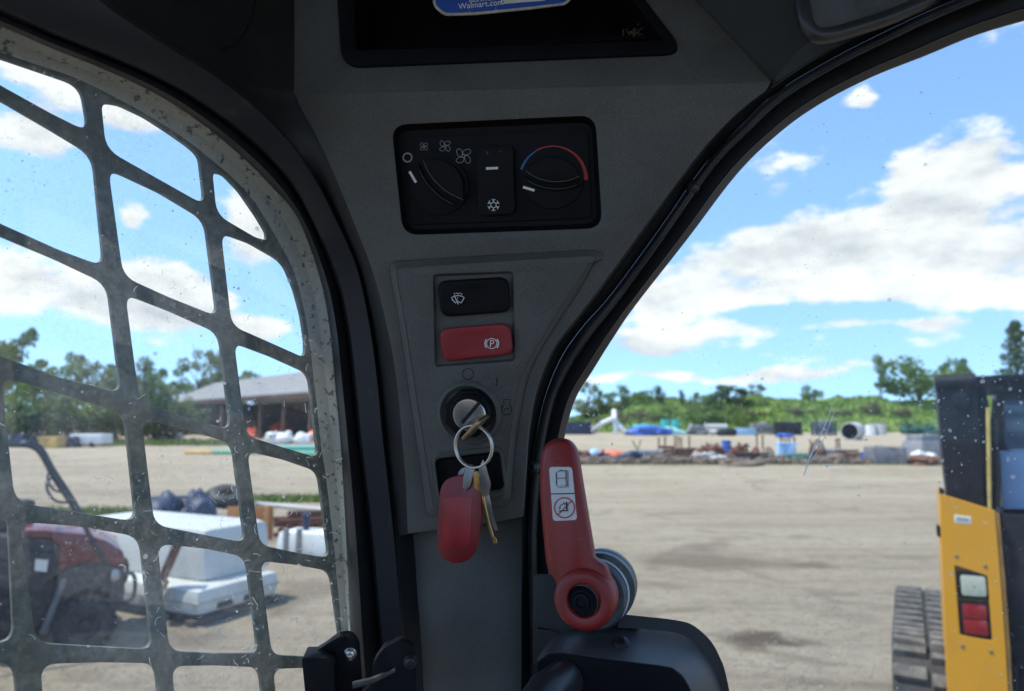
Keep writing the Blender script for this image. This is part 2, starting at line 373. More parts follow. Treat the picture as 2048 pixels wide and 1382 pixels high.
M_glassF = glass_mat('spotted_front_glass', .015, .75, .045, 150, 8.4)

cab = thing('loader_cab', 'dark grey loader cab around the camera, with the key panel on its front pillar', 'cab', CAM - UP * 1.4)

# --- pillar panel -------------------------------------------------------------------------------
R0 = [(1045, 1450), (1045, 1250), (1045, 1130), (1046, 1034), (1052, 940), (1058, 857), (1074, 776), (1107, 697), (1156, 632), (1208, 564), (1300, 438), (1402, 303), (1475, 226), (1541, 175), (1640, 112), (1750, 55), (1880, -5), (2060, -75), (2300, -150)]
R1 = [(1062, 1450), (1060, 1250), (1056, 1130), (1057, 1034), (1063, 940), (1074, 862), (1093, 784), (1125, 710), (1168, 650), (1221, 590), (1315, 463), (1412, 325), (1490, 243), (1552, 185), (1650, 125), (1760, 68), (1890, 8), (2070, -62), (2310, -137)]
R2 = [(1078, 1450), (1076, 1250), (1073, 1130), (1074, 1034), (1082, 940), (1093, 866), (1112, 790), (1143, 728), (1183, 668), (1235, 603), (1328, 475), (1424, 338), (1501, 258), (1563, 201), (1658, 141), (1768, 85), (1898, 25), (2078, -45), (2318, -120)]
R4 = [(1110, 1450), (1110, 1250), (1110, 1130), (1112, 1034), (1118, 950), (1128, 880), (1150, 800), (1185, 742), (1225, 678), (1270, 612), (1375, 478), (1475, 347), (1560, 265), (1640, 208), (1740, 156), (1850, 112), (1960, 68), (2100, 28), (2350, -40)]
B3 = [(540, -140), (575, -60), (588, 30), (590, 110), (590, 188), (600, 215), (630, 270), (668, 350), (705, 440), (745, 545), (775, 660), (793, 765), (803, 870), (811, 970), (815, 1068)]
EC = [(-150, -10), (0, 51), (103, 96), (205, 137), (308, 185), (393, 239), (479, 308), (547, 376), (598, 440), (640, 555), (660, 655), (670, 758), (680, 860), (687, 960), (694, 1074), (699, 1170), (703, 1260), (712, 1420)]
B1 = [(-150, -35), (0, 27), (103, 72), (208, 113), (315, 160), (405, 212), (497, 282), (572, 358), (625, 450), (672, 566), (693, 665), (705, 770), (714, 860), (726, 960), (739, 1074), (748, 1170), (756, 1260), (772, 1420)]
B2 = [(-100, -140), (150, -40), (250, 30), (340, 90), (434, 150), (513, 212), (580, 280), (628, 350), (668, 425), (715, 530), (742, 650), (757, 755), (768, 870), (779, 965), (791, 1074), (800, 1180), (808, 1270), (822, 1420)]
MC = [(-150, 50), (0, 104), (88, 134), (160, 160), (250, 205), (335, 254), (405, 305), (490, 380), (545, 462), (588, 545), (612, 640), (626, 744), (642, 890), (652, 955), (668, 1095), (674, 1160), (682, 1250), (694, 1420)]
c3 = crom(R0[3:14], 5); left_edge = crom(B3[4:], 5)
bottom = [(1046, 1036), (1000, 1044), (940, 1052), (880, 1061), (818, 1068)]
outer = [(590, 188), (1543, 163)] + [tuple(p) for p in reversed(c3)][1:] + bottom[1:-1] + [tuple(p) for p in reversed(left_edge)][:-1]
hv_o = round_poly([(783, 250), (1190, 231), (1204, 456), (806, 470)], 32, 6)
hv_i = round_poly([(793, 262), (1183, 244), (1194, 447), (815, 460)], 26, 6)
em_o = [tuple(p) for p in crom([(1199, 503), (1160, 578), (1100, 670), (1060, 745), (1042, 820), (1030, 900), (1022, 1000)], 4)]
em_i = [tuple(p) for p in crom([(1186, 515), (1142, 584), (1082, 680), (1044, 752), (1028, 825), (1017, 900), (1010, 988)], 4)]
EMo = round_poly([(776, 524), (1208, 499)], 0) and ([(790, 523), (900, 516), (1000, 510), (1150, 502), (1185, 500), (1203, 504), (1208, 514)] + em_o[1:] + [(1010, 1012), (960, 1021), (900, 1030), (864, 1034), (852, 1022)] + [(840, 930), (820, 800), (800, 660), (780, 545), (780, 530)])
EMi = [(800, 536), (905, 528), (1000, 522), (1148, 513), (1178, 511), (1190, 514), (1193, 522)] + em_i[1:] + [(998, 998), (958, 1008), (904, 1016), (876, 1019), (865, 1008)] + [(853, 926), (833, 798), (812, 660), (793, 552), (793, 540)]
panel = plate('pillar_panel', PF, pxs(PF, outer), [pxs(PF, hv_o), pxs(PF, EMo)], -.004, 0, M_panel, cab, bevel=.0008)
def ring(name, fr, a, na, b, nb, m, parent, smooth=60):
    A = [fr.pt(x, y, na) for x, y in a]; B = [fr.pt(x, y, nb) for x, y in b]; mb = MB(); mb.loft([A + [A[0]], B + [B[0]]]); return mesh_obj(name, mb, m, parent, smooth=smooth)
ring('emboss_bevel', PF, EMo, -.0005, EMi, .0052, M_panel, panel)
sw_o = round_poly([(866, 549), (1026, 543), (1030, 722), (870, 734)], 8, 3); sw_i = round_poly([(870, 553), (1022, 547), (1026, 718), (874, 729)], 6, 3)
bl_o = round_poly([(870, 918), (1000, 902), (1009, 978), (880, 992)], 12, 4); bl_i = round_poly([(874, 922), (997, 907), (1005, 974), (884, 988)], 9, 4)
plate('raised_panel', PQ, pxs(PQ, EMi, -.006), [pxs(PQ, sw_o, -.006), pxs(PQ, bl_o, -.006)], -.0095, -.006, M_panel, panel, bevel=.0006)
# lower pillar, set back
LPF = Frame(PF.pt(930, 1062, -.020), PF.U, UP)
lowL = [(795, 985), (815, 1100), (822, 1180), (832, 1270), (850, 1450)]
mbp = MB(); n_low = -.022
rows = []
for i, (x, y) in enumerate(crom(lowL, 4)):
    rows.append([LPF.pt(x + (1078 - x) * t, y - 30 * t, -.012 * abs(2 * t - 1) ** 3) for t in [k / 28 for k in range(29)]])
mbp.loft(rows); low = mesh_obj('lower_pillar', mbp, M_panel, cab, smooth=60)
rows = [[LF.pt(x, y, .03) for x, y in crom(B2[13:], 4)], [LPF.pt(x, y, -.016) for x, y in crom([(825, 1000), (840, 1075), (850, 1180), (862, 1270), (880, 1450)], 4)]]
mesh_obj('lower_pillar_side', MB().loft(rows), M_dark, cab, smooth=60)
mesh_obj('panel_underside', MB().loft([[PF.pt(x, y, 0) for x, y in bottom], [PF.pt(x, y - 3, -.03) for x, y in bottom]]), M_panel, panel, smooth=60)

bo = [(600, 195), (1530, 172)] + [(x - 8, y) for x, y in reversed(R0[3:14])][1:] + [(1040, 1030), (815, 1060)] + [(x - 20, y) for x, y in reversed(B3[6:14])]
plate('panel_leak_block', PF, pxs(PF, bo), [], -.040, -.034, M_dark, cab)  # dark plate added out of sight to stop light leaking round the panel
# --- header panel with the storage tray ----------------------------------------------------------
ho = [(587, 188), (1543, 163), (1470, 82), (1390, -2), (1300, -95), (1240, -160), (575, -160), (586, -60), (588, 60)]
tr_o = round_poly([(666, -120), (682, 132), (1372, 104), (1200, -120)], [5, 40, 44, 5], 6)
tr_i = round_poly([(702, -112), (712, 100), (1328, 80), (1180, -112)], [5, 10, 10, 5], 4)
header = plate('header_panel', HF, pxs(HF, ho), [pxs(HF, tr_i)], -.004, 0, M_panel, cab, bevel=.001)
tray = plate('storage_tray', HF, pxs(HF, tr_o, .003), [pxs(HF, tr_i, .003)], -.001, .003, M_black, cab, bevel=.001)
mb = MB(); A = [HF.pt(x, y, .001) for x, y in tr_i]; Bq = [HF.w(*HF.px(x, y, .001), -.045) for x, y in tr_i]; mb.loft([A + [A[0]], Bq + [Bq[0]]]); mb.add(Bq, [tuple(range(len(Bq)))])
mesh_obj('tray_well', mb, M_black, tray)
mb = MB()                                              # ribbed mat strip and dust in the tray corner
for k in range(34):
    x = 1090 + k * 6; mb.box(HF.pt(x, 92 - k * .28 - 6, -.006), (.0009, .004, .003))
mesh_obj('rib_strip', mb, M_black, tray, kind='stuff')
M_crumb = mat('dust_crumbs', (.09, .07, .045), .95, var=.4, vs_=300)
mb = MB()
for k in range(60):
    mb.box(HF.pt(1262 + rnd.gauss(0, 9) + k * .12, 62 + rnd.gauss(0, 6) + k * .08, -.004 - rnd.random() * .004), [rnd.uniform(.0003, .0011)] * 3, Matrix.Rotation(rnd.random() * 3, 3, 'X'))
mesh_obj('dust_crumbs', mb, M_crumb, tray, kind='stuff')

# headliner: from the header ridge back to the window frame, and over the side frame
rid = [(1240, -160), (1300, -95), (1390, -2), (1470, 82), (1543, 163)]
far = [(2000, -240), (1880, -120), (1760, 0), (1618, 86), (1548, 158)]
mb = MB().loft([[HF.pt(x - 4, y + 1, -.0005) for x, y in crom(rid, 4)], [HF.pt(x + 2, y - 1, -.002) for x, y in crom(rid, 4)], [FF.pt(x, y, .028) for x, y in crom(far, 4)]])
mesh_obj('headliner', mb, M_head, cab, smooth=60)
mesh_obj('corner_leak_block', MB().box(PF.pt(1546, 168, -.016), (.012, .012, .012)), M_dark, cab)  # small dark block added behind the ridge corner against a light leak
mb = MB().loft([[FF.pt(x, y, .028) for x, y in crom([(1545, 161), (1618, 86), (1760, 0), (1880, -120), (2000, -240)], 4)], [FF.pt(x, y, .034) for x, y in crom([(1543, 176), (1640, 113), (1750, 56), (1880, -4), (2060, -74)], 4)]])
mesh_obj('window_header_trim', mb, M_panel, cab, smooth=60)

# --- side window: guard, strip, seal, frame --------------------------------------------------------
H = {}
HOLES = [
 [(-52, 97), (0, 118), (100, 152), (160, 172), (176, 262), (100, 222), (0, 166), (-46, 141)],
 [(206, 206), (239, 212), (290, 236), (342, 270), (376, 294), (397, 312), (409, 408), (330, 362), (215, 297)],
 [(428, 346), (446, 350), (478, 383), (513, 434), (532, 466), (533, 478), (513, 473), (436, 428)],
 [(-44, 178), (0, 202), (100, 260), (184, 310), (206, 532), (120, 497), (0, 443), (-20, 434)],
 [(220, 338), (320, 387), (409, 440), (434, 632), (340, 592), (250, 552)],
 [(445, 466), (500, 488), (566, 526), (588, 580), (601, 628), (609, 680), (611, 714), (540, 682), (466, 650)],
 [(-14, 468), (0, 474), (110, 520), (214, 568), (241, 786), (120, 752), (0, 708), (-2, 700)],
 [(254, 588), (340, 624), (438, 667), (461, 859), (370, 832), (282, 800)],
 [(471, 686), (540, 714), (617, 748), (636, 915), (560, 890), (495, 870)],
 [(6, 752), (120, 790), (248, 828), (271, 1043), (150, 1020), (34, 1003)],
 [(286, 838), (380, 862), (464, 888), (490, 1085), (400, 1065), (312, 1048)],
 [(497, 902), (570, 922), (636, 944), (658, 1116), (590, 1102), (522, 1088)],
 [(44, 1044), (160, 1056), (279, 1076), (304, 1299), (190, 1290), (75, 1284)],
 [(318, 1088), (410, 1100), (492, 1116), (516, 1306), (430, 1304), (342, 1300)],
 [(523, 1122), (590, 1132), (660, 1144), (684, 1312), (620, 1311), (546, 1308)],
 [(84, 1330), (200, 1328), (309, 1329), (326, 1480), (96, 1480)],
 [(346, 1333), (430, 1334), (518, 1337), (535, 1480), (362, 1480)],
 [(548, 1339), (620, 1338), (686, 1338), (700, 1480), (566, 1480)],
 # one column further back, just left of the picture
 [(-330, -20), (-110, 75), (-100, 110), (-310, 0)], [(-330, 20), (-98, 148), (-75, 410), (-300, 300)], [(-300, 335), (-72, 445), (-52, 685), (-270, 600)],
 [(-275, 640), (-48, 728), (-22, 985), (-240, 930)], [(-240, 965), (-16, 1040), (14, 1040), (26, 1283), (-215, 1290)], [(-215, 1325), (26, 1328), (40, 1480), (-195, 1480)]]
GN = -.03
oc = [(-420, -130)] + [tuple(p) for p in crom(EC, 4)] + [(718, 1520), (-420, 1520)]
def offset_poly(P, d):
    c = [Vector(p) for p in P]; n = len(c); out = []; ar = sum(c[i].x * c[(i + 1) % n].y - c[(i + 1) % n].x * c[i].y for i in range(n)); s = 1 if ar > 0 else -1
    for i in range(n):
        t = (c[(i + 1) % n] - c[i - 1]).normalized(); out.append((c[i].x - t.y * d * s, c[i].y + t.x * d * s))
    return out
def round_hole(h):
    P = pxs(LF, h, GN + .004); P = offset_poly(P, -.0009); rr = []
    for i in range(len(P)):
        a = (Vector(P[i - 1]) - Vector(P[i])).normalized(); b = (Vector(P[(i + 1) % len(P)]) - Vector(P[i])).normalized()
        rr.append(.0095 if a.dot(b) > -.80 else .004)
    return round_poly(P, rr, 5)
guard = plate('side_guard', LF, pxs(LF, oc, GN + .004), [round_hole(h) for h in HOLES], GN, GN + .004, M_guard, cab, bevel=.0006)
mb = MB().loft([[LF.pt(x, y, GN + .008) for x, y in crom(MC, 5)], [LF.pt(x, y, GN + .010) for x, y in crom([((a + c) / 2 + 2, (b + d) / 2) for (a, b), (c, d) in zip(MC, EC)], 5)], [LF.pt(x, y, -.010) for x, y in crom(EC, 5)]])
mesh_obj('frame_strip', mb, M_cream, guard, smooth=50)['label'] = 'flaking cream paint strip along the guard edge'
def mid(A, B, t, dx=0, dy=0): return [(a + (c - a) * t + dx, b + (d - b) * t + dy) for (a, b), (c, d) in zip(A, B)]
mb = MB().loft([[LF.pt(x, y, n) for x, y in crom(C, 5)] for C, n in ((mid(EC, B1, -.05), -.012), (mid(EC, B1, .12), .002), (mid(EC, B1, .4), .010), (mid(EC, B1, .75), .009), (B1, .004))])
mesh_obj('side_window_seal', mb, M_rubber, cab, smooth=50)
mb = MB().loft([[LF.pt(x, y, n) for x, y in crom(C, 5)] for C, n in ((mid(B1, B2, -.02), .002), (mid(B1, B2, .06), .013), (mid(B1, B2, .14), .016), (mid(B1, B2, .93), .030), (B2, .029), (mid(B1, B2, 1.02), .02))])
mesh_obj('side_frame', mb, M_frame, cab, smooth=40)
rows = []
b2 = crom(B2[:15], 5); b3 = crom(B3, 5)
rows.append([LF.pt(x, y, .024) for x, y in b2])
mid3 = [LF.pt(*(p.lerp(q, .45)), .035) for p, q in zip(b2, b3)]
rows.append([m_.lerp(PF.pt(p.x + (q.x - p.x) * .45, p.y + (q.y - p.y) * .45, -.006), .55) for m_, p, q in zip(mid3, b2, b3)])
rows.append([(HF if i < 20 else PF).pt(q.x + 2, q.y, -.0015) for i, q in enumerate(b3)]); rows.append([(HF if i < 20 else PF).pt(q.x + 22, q.y, -.006) for i, q in enumerate(b3)])
mesh_obj('shaded_pillar_side', MB().loft(rows), M_dark, cab, smooth=60)  # dark colour stands for headliner above, painted shade on the panel side below
# thin cable along the headliner at the top left
mesh_obj('headliner_cable', MB().tube([at(x, y, .47) for x, y in crom([(515, -60), (508, 10), (492, 60), (470, 88), (440, 100)], 5)], .0008, 6), M_black, cab)

# --- front window frame -----------------------------------------------------------------------------
def rowF(C, n): return [FF.pt(x, y, n) for x, y in crom(C, 5)]
mb = MB().loft([[PF.pt(x, y, -.001) for x, y in crom(R0[:15], 5)], [FF.pt(x, y, .030) for x, y in crom(mid(R0, R1, .35)[:15], 5)]])
mesh_obj('panel_edge_gap', mb, M_dark, cab, smooth=50)
mb = MB().loft([rowF(mid(R0, R1, -.15), .034), rowF(mid(R0, R1, .7), .026), rowF(R1, .022)]); mesh_obj('front_frame', mb, M_dark, cab, smooth=50)
mb = MB().loft([rowF(R1, .020), rowF(mid(R1, R2, .08), .0275), rowF(mid(R1, R2, .5), .029), rowF(mid(R1, R2, .92), .0275), rowF(R2, .020)]); mesh_obj('trim_rail', mb, M_rail, cab, smooth=50)
mb = MB().loft([rowF(R2, .021), rowF(mid(R2, R4, .10), .012), rowF(mid(R2, R4, .62), .012), rowF(mid(R2, R4, .66), .016), rowF(mid(R2, R4, .72), .012), rowF(mid(R2, R4, .96), .004), rowF(R4, -.004)]); mesh_obj('front_window_seal', mb, M_rubber, cab, smooth=35)
def bolt(fr, x, y, n, r_px, parent, name='bolt', m=M_bolt, axis=None, k=None):
    r = r_px * mpp(fr, x, y, n); c = fr.pt(x, y, n); ax = axis or fr.N
    mb = MB().lathe(c, ax, [(r * 1.15, 0), (r * 1.15, r * .12), (r, r * .2), (r * .92, r * .6), (r * .62, r * .82), (r * .45, r * .84), (r * .4, r * .55), (0, r * .5)], 20)
    return mesh_obj(name, mb, m, parent, smooth=40)
bolt(FF, 1386, 374, .026, 12, cab); bolt(FF, 1069, 934, .028, 12, cab)

# --- glass --------------------------------------------------------------------------------------------
def pane(name, fr, P, n, th, m):
    a = [fr.pt(x, y, n) for x, y in P]; b = [q - fr.N * th for q in a]; k = len(a)
    mb = MB().add(a + b, [tuple(range(k)), tuple(reversed(range(k, 2 * k)))] + [(i, k + i, k + (i + 1) % k, (i + 1) % k) for i in range(k)])
    o = mesh_obj(name, mb, m, cab, smooth=None); o.data.materials.append(M_clear)
    for p in o.data.polygons: p.material_index = 0 if p.normal.dot(fr.N) > .9 else 1
    return o
sg = pane('side_window_glass', LF, [(-420, -90), (0, 40), (300, 172), (480, 300), (600, 430), (650, 560), (690, 900), (725, 1500), (-420, 1500)], -.006, .005, M_glassL)
fg = pane('front_window_glass', FF, [(1108, 1480), (1108, 1050), (1125, 880), (1180, 740), (1265, 612), (1370, 478), (1470, 347), (1635, 208), (1850, 108), (2100, 20), (2500, -90), (2500, 1480)], -.003, .005, M_glassF)
M_scr = glass_mat('glass_scratch', .85, 0, .3, 85, 2.0)
for P, w in (([(1664, 812), (1650, 850), (1636, 880), (1618, 922)], 2.2), ([(1672, 815), (1645, 885), (1624, 920)], 1.6), ([(1636, 878), (1620, 915), (1608, 950)], 3.2)):
    mb = MB(); stroke(mb, FF, [tuple(p) for p in crom(P, 4)], w, -.0015); mesh_obj('glass_scratch', mb, M_scr, fg, smooth=None)

M_spot = glass_mat('dried_drops', .60, 0, .25, 85, 5.0)
def spots(name, fr, n, label, areas, parent):
    mb = MB()
    for (x0, y0, x1, y1, cnt, r0, r1) in areas:
        for k in range(cnt):
            x, y = rnd.uniform(x0, x1), rnd.uniform(y0, y1); r_ = r0 + (r1 - r0) * rnd.random() ** 3; e_ = rnd.uniform(.6, 1.5); a_ = rnd.random() * 3; m_ = 7
            P = [(x + r_ * e_ * math.cos(t) * math.cos(a_) - r_ * math.sin(t) * math.sin(a_), y + r_ * e_ * math.cos(t) * math.sin(a_) + r_ * math.sin(t) * math.cos(a_)) for t in [2 * math.pi * i / m_ for i in range(m_)]]
            mb.add([fr.pt(*p, n) for p in P], [tuple(range(m_))])
    o = mesh_obj(name, mb, M_spot, parent, smooth=None, kind='stuff'); o['label'] = label
def fibres(name, fr, n, label, areas, parent):
    mb = MB()
    for (x0, y0, x1, y1, cnt, l0, l1) in areas:
        for k in range(cnt):
            x, y = rnd.uniform(x0, x1), rnd.uniform(y0, y1); l = rnd.uniform(l0, l1); a_ = rnd.random() * 6.28; c_ = rnd.uniform(-2.2, 2.2); P = []
            for i in range(6): P.append((x, y)); x += l / 5 * math.cos(a_); y += l / 5 * math.sin(a_); a_ += c_ / 5
            stroke(mb, fr, P, rnd.uniform(.8, 1.7), n)
    o = mesh_obj(name, mb, M_spot, parent, smooth=None, kind='stuff'); o['label'] = label
spots('dried_drops', FF, -.0022, 'white dried drops on the front glass', [(1878, 745, 2048, 1020, 60, .7, 4.5), (1990, 1020, 2048, 1382, 16, .7, 2.5), (1880, 1020, 1990, 1382, 16, .8, 2), (1620, 780, 1890, 940, 60, 1.0, 4.5), (1180, 780, 1640, 950, 45, .9, 3), (1150, 120, 2048, 760, 40, .7, 2), (1140, 760, 1200, 860, 70, .8, 2.4), (1300, 950, 1880, 1380, 14, .8, 2)], fg)
spots('dried_drops', LF, -.0052, 'white dried drops on the side glass', [(430, 760, 690, 1350, 120, .8, 3.4), (0, 300, 430, 1380, 90, .7, 2.6), (360, 320, 640, 760, 80, .8, 3), (0, 60, 400, 320, 60, .7, 2.5)], sg)
fibres('fibre_marks', LF, -.0050, 'thin curled fibre marks on the side glass', [(440, 800, 690, 1350, 90, 6, 20), (250, 980, 520, 1330, 40, 8, 26), (300, 500, 640, 800, 30, 5, 16), (560, 380, 700, 800, 30, 5, 14), (0, 500, 300, 1300, 18, 6, 18)], sg)
# --- heater control -----------------------------------------------------------------------------------
hn = -.009
mb = MB(); A = [PF.pt(x, y, 0) for x, y in hv_o]; A2 = [PF.pt(x, y, -.003) for x, y in [((a * 2 + c) / 3, (b * 2 + d) / 3) for (a, b), (c, d) in zip(hv_o, hv_i)]]; Bq = [PF.pt(x, y, hn) for x, y in hv_i]
mb.loft([A + [A[0]], A2 + [A2[0]], Bq + [Bq[0]]]); mb.add(Bq, [tuple(range(len(Bq)))]); heat = mesh_obj('heater_control', mb, M_black, cab, smooth=40)
fp = round_poly([(806, 274), (1176, 258), (1183, 436), (822, 450)], 16, 4)
mb = MB().prism(pxs(PF, fp, hn + .002), PF, hn - .001, hn + .002); mesh_obj('face_plate', mb, M_black, heat, bevel=.0006)
fn = hn + .002
M_edge_highlight = mat('worn_edge_highlight', (.075, .085, .085), .45)  # worn grip edges and their highlight, painted as one lighter line
def knob(name, cx, cy, r, grip, dx, dy, nn=.010):
    k = mpp(PF, cx, cy, fn); mb = MB()
    P = pxs(PF, circ(cx, cy, r, 40), fn); mb.prism(P, PF, fn - .001, fn + .0022)
    o = mesh_obj(name, mb, M_black, heat, bevel=.0006)
    g = MB().prism(pxs(PF, grip, fn + nn), PF, fn + .002, fn + nn)
    mesh_obj(name.replace('knob', 'knob_grip'), g, M_black, heat, bevel=.0012)
    mesh_obj('grip_edge', MB().tube([PF.pt(x, y, fn + nn - .0002) for x, y in grip[:17]], [.0001] + [.00035] * 15 + [.0001], 6), M_edge_highlight, heat)
    mesh_obj('grip_rib', MB().tube([PF.pt(cx + (x - cx) * 1.05 + dx, cy + (y - cy) * 1.05 + dy, fn + .0045) for x, y in grip[:17]], .0012, 8), M_black, heat)
    mesh_obj('rib_edge', MB().tube([PF.pt(cx + (x - cx) * 1.05 + dx, cy + (y - cy) * 1.05 + dy, fn + .0056) for x, y in grip[2:15]], .00022, 6), M_edge_highlight, heat); return o
g1 = [tuple(p) for p in crom([(846, 319), (856, 342), (872, 364), (895, 384), (927, 400)], 4)] + [tuple(p) for p in crom([(926, 384), (924, 360), (912, 337), (890, 322), (866, 317)], 4)]
g2 = [tuple(p) for p in crom([(1050, 340), (1072, 355), (1104, 363), (1136, 361), (1160, 352)], 4)] + [tuple(p) for p in crom([(1152, 338), (1135, 322), (1108, 313), (1082, 317), (1062, 328)], 4)]
knob('fan_knob', 880, 372, 58, g1, -9, 13); knob('temperature_knob', 1106, 356, 62, g2, 0, 14)
kb = fn + .0025
rk = round_poly([(951, 292), (1026, 289), (1030, 428), (956, 432)], 14, 5)
mesh_obj('air_rocker', MB().prism(pxs(PF, rk, fn + .005), PF, fn - .001, fn + .005), M_black, heat, bevel=.0012)
def print_(name, items, n, m, parent, fr=None):
    mb = MB()
    for P, w, cl in items: stroke(mb, fr or PF, P, w, n, cl)
    return mesh_obj(name, mb, m, parent, smooth=None)
# fan speed symbols, pointers, snowflake, colour arcs
print_('off_symbol', [(circ(815, 315, 8.6, 24), 2.6, True)], fn + .0004, M_grey, heat)
def fan(cx, cy, r, w, n, name):
    it = [(circ(cx, cy, r * .16, 12), w, True)]
    for k in range(4):
        a = k * math.pi / 2 + .7; P = []
        for j in range(15):
            t = 2 * math.pi * j / 14; lx = r * .58 + r * .42 * math.cos(t); ly = r * .33 * math.sin(t) + r * .12 * math.cos(t)
            P.append((cx + lx * math.cos(a) - ly * math.sin(a), cy + lx * math.sin(a) + ly * math.cos(a)))
        it.append((P[:-1], w, True))
    print_(name, it, n, M_grey, heat)
fan(848, 293, 9, .7, fn + .0004, 'fan_symbol'); fan(890, 292, 13, .9, fn + .0004, 'fan_symbol'); fan(927, 312, 18, 1.1, fn + .0004, 'fan_symbol')
print_('knob_pointer', [([(819, 343), (832, 365)], 5, False)], fn + .0028, M_white, heat)
print_('knob_pointer', [([(1046, 374), (1069, 381)], 5, False)], fn + .0028, M_white, heat)
print_('rocker_mark', [([(972, 337), (996, 336)], 5, False)], fn + .0054, M_white, heat)
sn = []
for k in range(6):
    a = k * math.pi / 3 + math.pi / 6; cxs, cys = 987, 410; q = lambda r, da=0: (cxs + r * math.cos(a + da), cys + r * math.sin(a + da))
    sn += [([q(5.5), q(12)], 1.5, False), ([q(12, .3), q(8.5), q(12, -.3)], 1.3, False), ([q(6), (cxs + 6 * math.cos(a + math.pi / 3), cys + 6 * math.sin(a + math.pi / 3))], 1.5, False)]
print_('snowflake_symbol', sn, fn + .0054, M_white, heat)
print_('paint_fleck', [([(973, 303), (976, 308)], 3, False), ([(999, 302), (1003, 303)], 2, False)], fn + .0054, M_crumb, heat)
arc = lambda r, a, b, n=14: circ(1106, 362, r, n, None, R(a), R(b), False)
print_('warm_arc', [(arc(66, -118, -30), 10, False), (arc(66, -30, -2, 6), 9, False)], fn + .0004, M_redp, heat)
print_('cool_arc', [(arc(65, -160, -118, 8), 10, False), (arc(60, -120, -52), 6, False)], fn + .0006, M_bluep, heat)

# --- rocker switches --------------------------------------------------------------------------------------
rn = -.006
mb = MB(); A = [PQ.pt(x, y, rn) for x, y in sw_o]; Bq = [PQ.pt(x, y, rn - .004) for x, y in sw_i]; mb.loft([A + [A[0]], Bq + [Bq[0]]]); mb.add(Bq, [tuple(range(len(Bq)))])
mesh_obj('switch_recess', mb, M_panel, cab, smooth=40)
sn0 = rn - .004
def rocker(name, P, m, hl, hr, parent=cab):
    """oblong rocker whose face rises towards its ends"""
    P = round_poly(P, 20, 6); cx = sum(p[0] for p in P) / len(P); cy = sum(p[1] for p in P) / len(P); x0 = min(p[0] for p in P); x1 = max(p[0] for p in P)
    def top(p): 
        t = (p[0] - x0) / (x1 - x0); return sn0 + hl + (hr - hl) * t - .0018 * math.sin(math.pi * t)
    mb = MB(); sc = lambda p, s: (cx + (p[0] - cx) * s, cy + (p[1] - cy) * (s - (1 - s) * .6 * (s > .8))); n = len(P)
    levels = [(1.0, lambda p: sn0 - .001), (1.0, lambda p: top(p) - .003), (.985, lambda p: top(p) - .0012), (.95, lambda p: top(p) - .0002), (.9, top)]
    rows = [[PQ.pt(*sc(p, s), f(p)) for p in P] for s, f in levels]
    for s in (.6, .3): rows.append([PQ.pt(*sc(p, s), top(sc(p, s))) for p in P])
    for r_ in rows: r_.append(r_[0])
    mb.loft(rows); c = PQ.pt(cx, cy, top((cx, cy))); o = len(mb.v); mb.v.append(c); k = o - (n + 1)
    mb.f += [(k + i, k + i + 1, o) for i in range(n)]
    return mesh_obj(name, mb, m, parent, smooth=45), top
wsw, wt_ = rocker('wiper_switch', [(874, 562), (1016, 553), (1022, 624), (882, 634)], M_black, .008, .006)
psw, pt2 = rocker('parking_brake_switch', [(877, 657), (1020, 645), (1027, 708), (886, 724)], M_red, .007, .0095)
def sym(name, items, top, m, parent):
    mb = MB()
    for P, w, cl in items: stroke(mb, PQ, P, w, top(P[0]) + .0008, cl)
    return mesh_obj(name, mb, m, parent, smooth=None)
wi = [([(905, 601), (903.5, 595), (909, 592), (916, 591), (923, 592), (928.5, 595), (924, 603), (922, 606), (919, 604), (914, 604)], 1.6, False), ([(905, 599), (911, 606), (913, 604)], 1.6, False), ([(909.5, 593), (916.5, 608.5)], 1.8, False), ([(915.5, 594), (915.5, 597)], 1, False), ([(915.5, 599), (915.5, 601)], 1, False)]
wi += [(circ(912, 590, 4, 4, None, R(-170), R(-110), False), 1.3, False), (circ(912, 590, 4, 3, None, R(-85), R(-30), False), 1.3, False), (circ(920, 590, 4, 3, None, R(-150), R(-95), False), 1.3, False), (circ(920, 590, 4, 4, None, R(-70), R(-10), False), 1.3, False)]
sym('wiper_symbol', wi, wt_, M_white, wsw)
pb = [(circ(983.5, 687, 10.2, 26), 1.5, True), (circ(983.5, 687, 13.5, 8, None, R(140), R(220), False), 2.2, False), (circ(983.5, 687, 13.5, 8, None, R(-40), R(40), False), 2.6, False),
      ([(981, 693.5), (981, 680.5)], 1.9, False), ([(981, 680.8), (985, 680.8), (987.2, 682.5), (987.2, 685.5), (985, 687.4), (981, 687.4)], 1.8, False)]
sym('brake_symbol', pb, lambda p: pt2((1000, 687)), M_white, psw)
# blank cover below the ignition
mb = MB(); A = [PQ.pt(x, y, -.006) for x, y in bl_o]; Bq = [PQ.pt(x, y, -.009) for x, y in bl_i]; mb.loft([A + [A[0]], Bq + [Bq[0]]]); mb.add(Bq, [tuple(range(len(Bq)))])
mesh_obj('blank_cover', mb, M_black, cab, smooth=40)
mb = MB(); bz = round_poly([(862, 905), (1006, 890), (1018, 988), (875, 1004)], 20, 5); bz2 = round_poly([(867, 912), (1002, 897), (1012, 982), (878, 997)], 15, 5)
rows = [[PQ.pt(x, y, -.0061) for x, y in bz], [PQ.pt(x, y, -.0035) for x, y in mid(bz, bz2, .6)], [PQ.pt(x, y, -.0035) for x, y in bz2], [PQ.pt(x, y, -.0062) for x, y in mid(bz2, bl_o[:0] + round_poly([(870, 918), (1000, 902), (1009, 978), (880, 992)], 12, 5), 1.0)]]
for r_ in rows: r_.append(r_[0])
mesh_obj('cover_rim', MB().loft(rows), M_panel, panel, smooth=60)

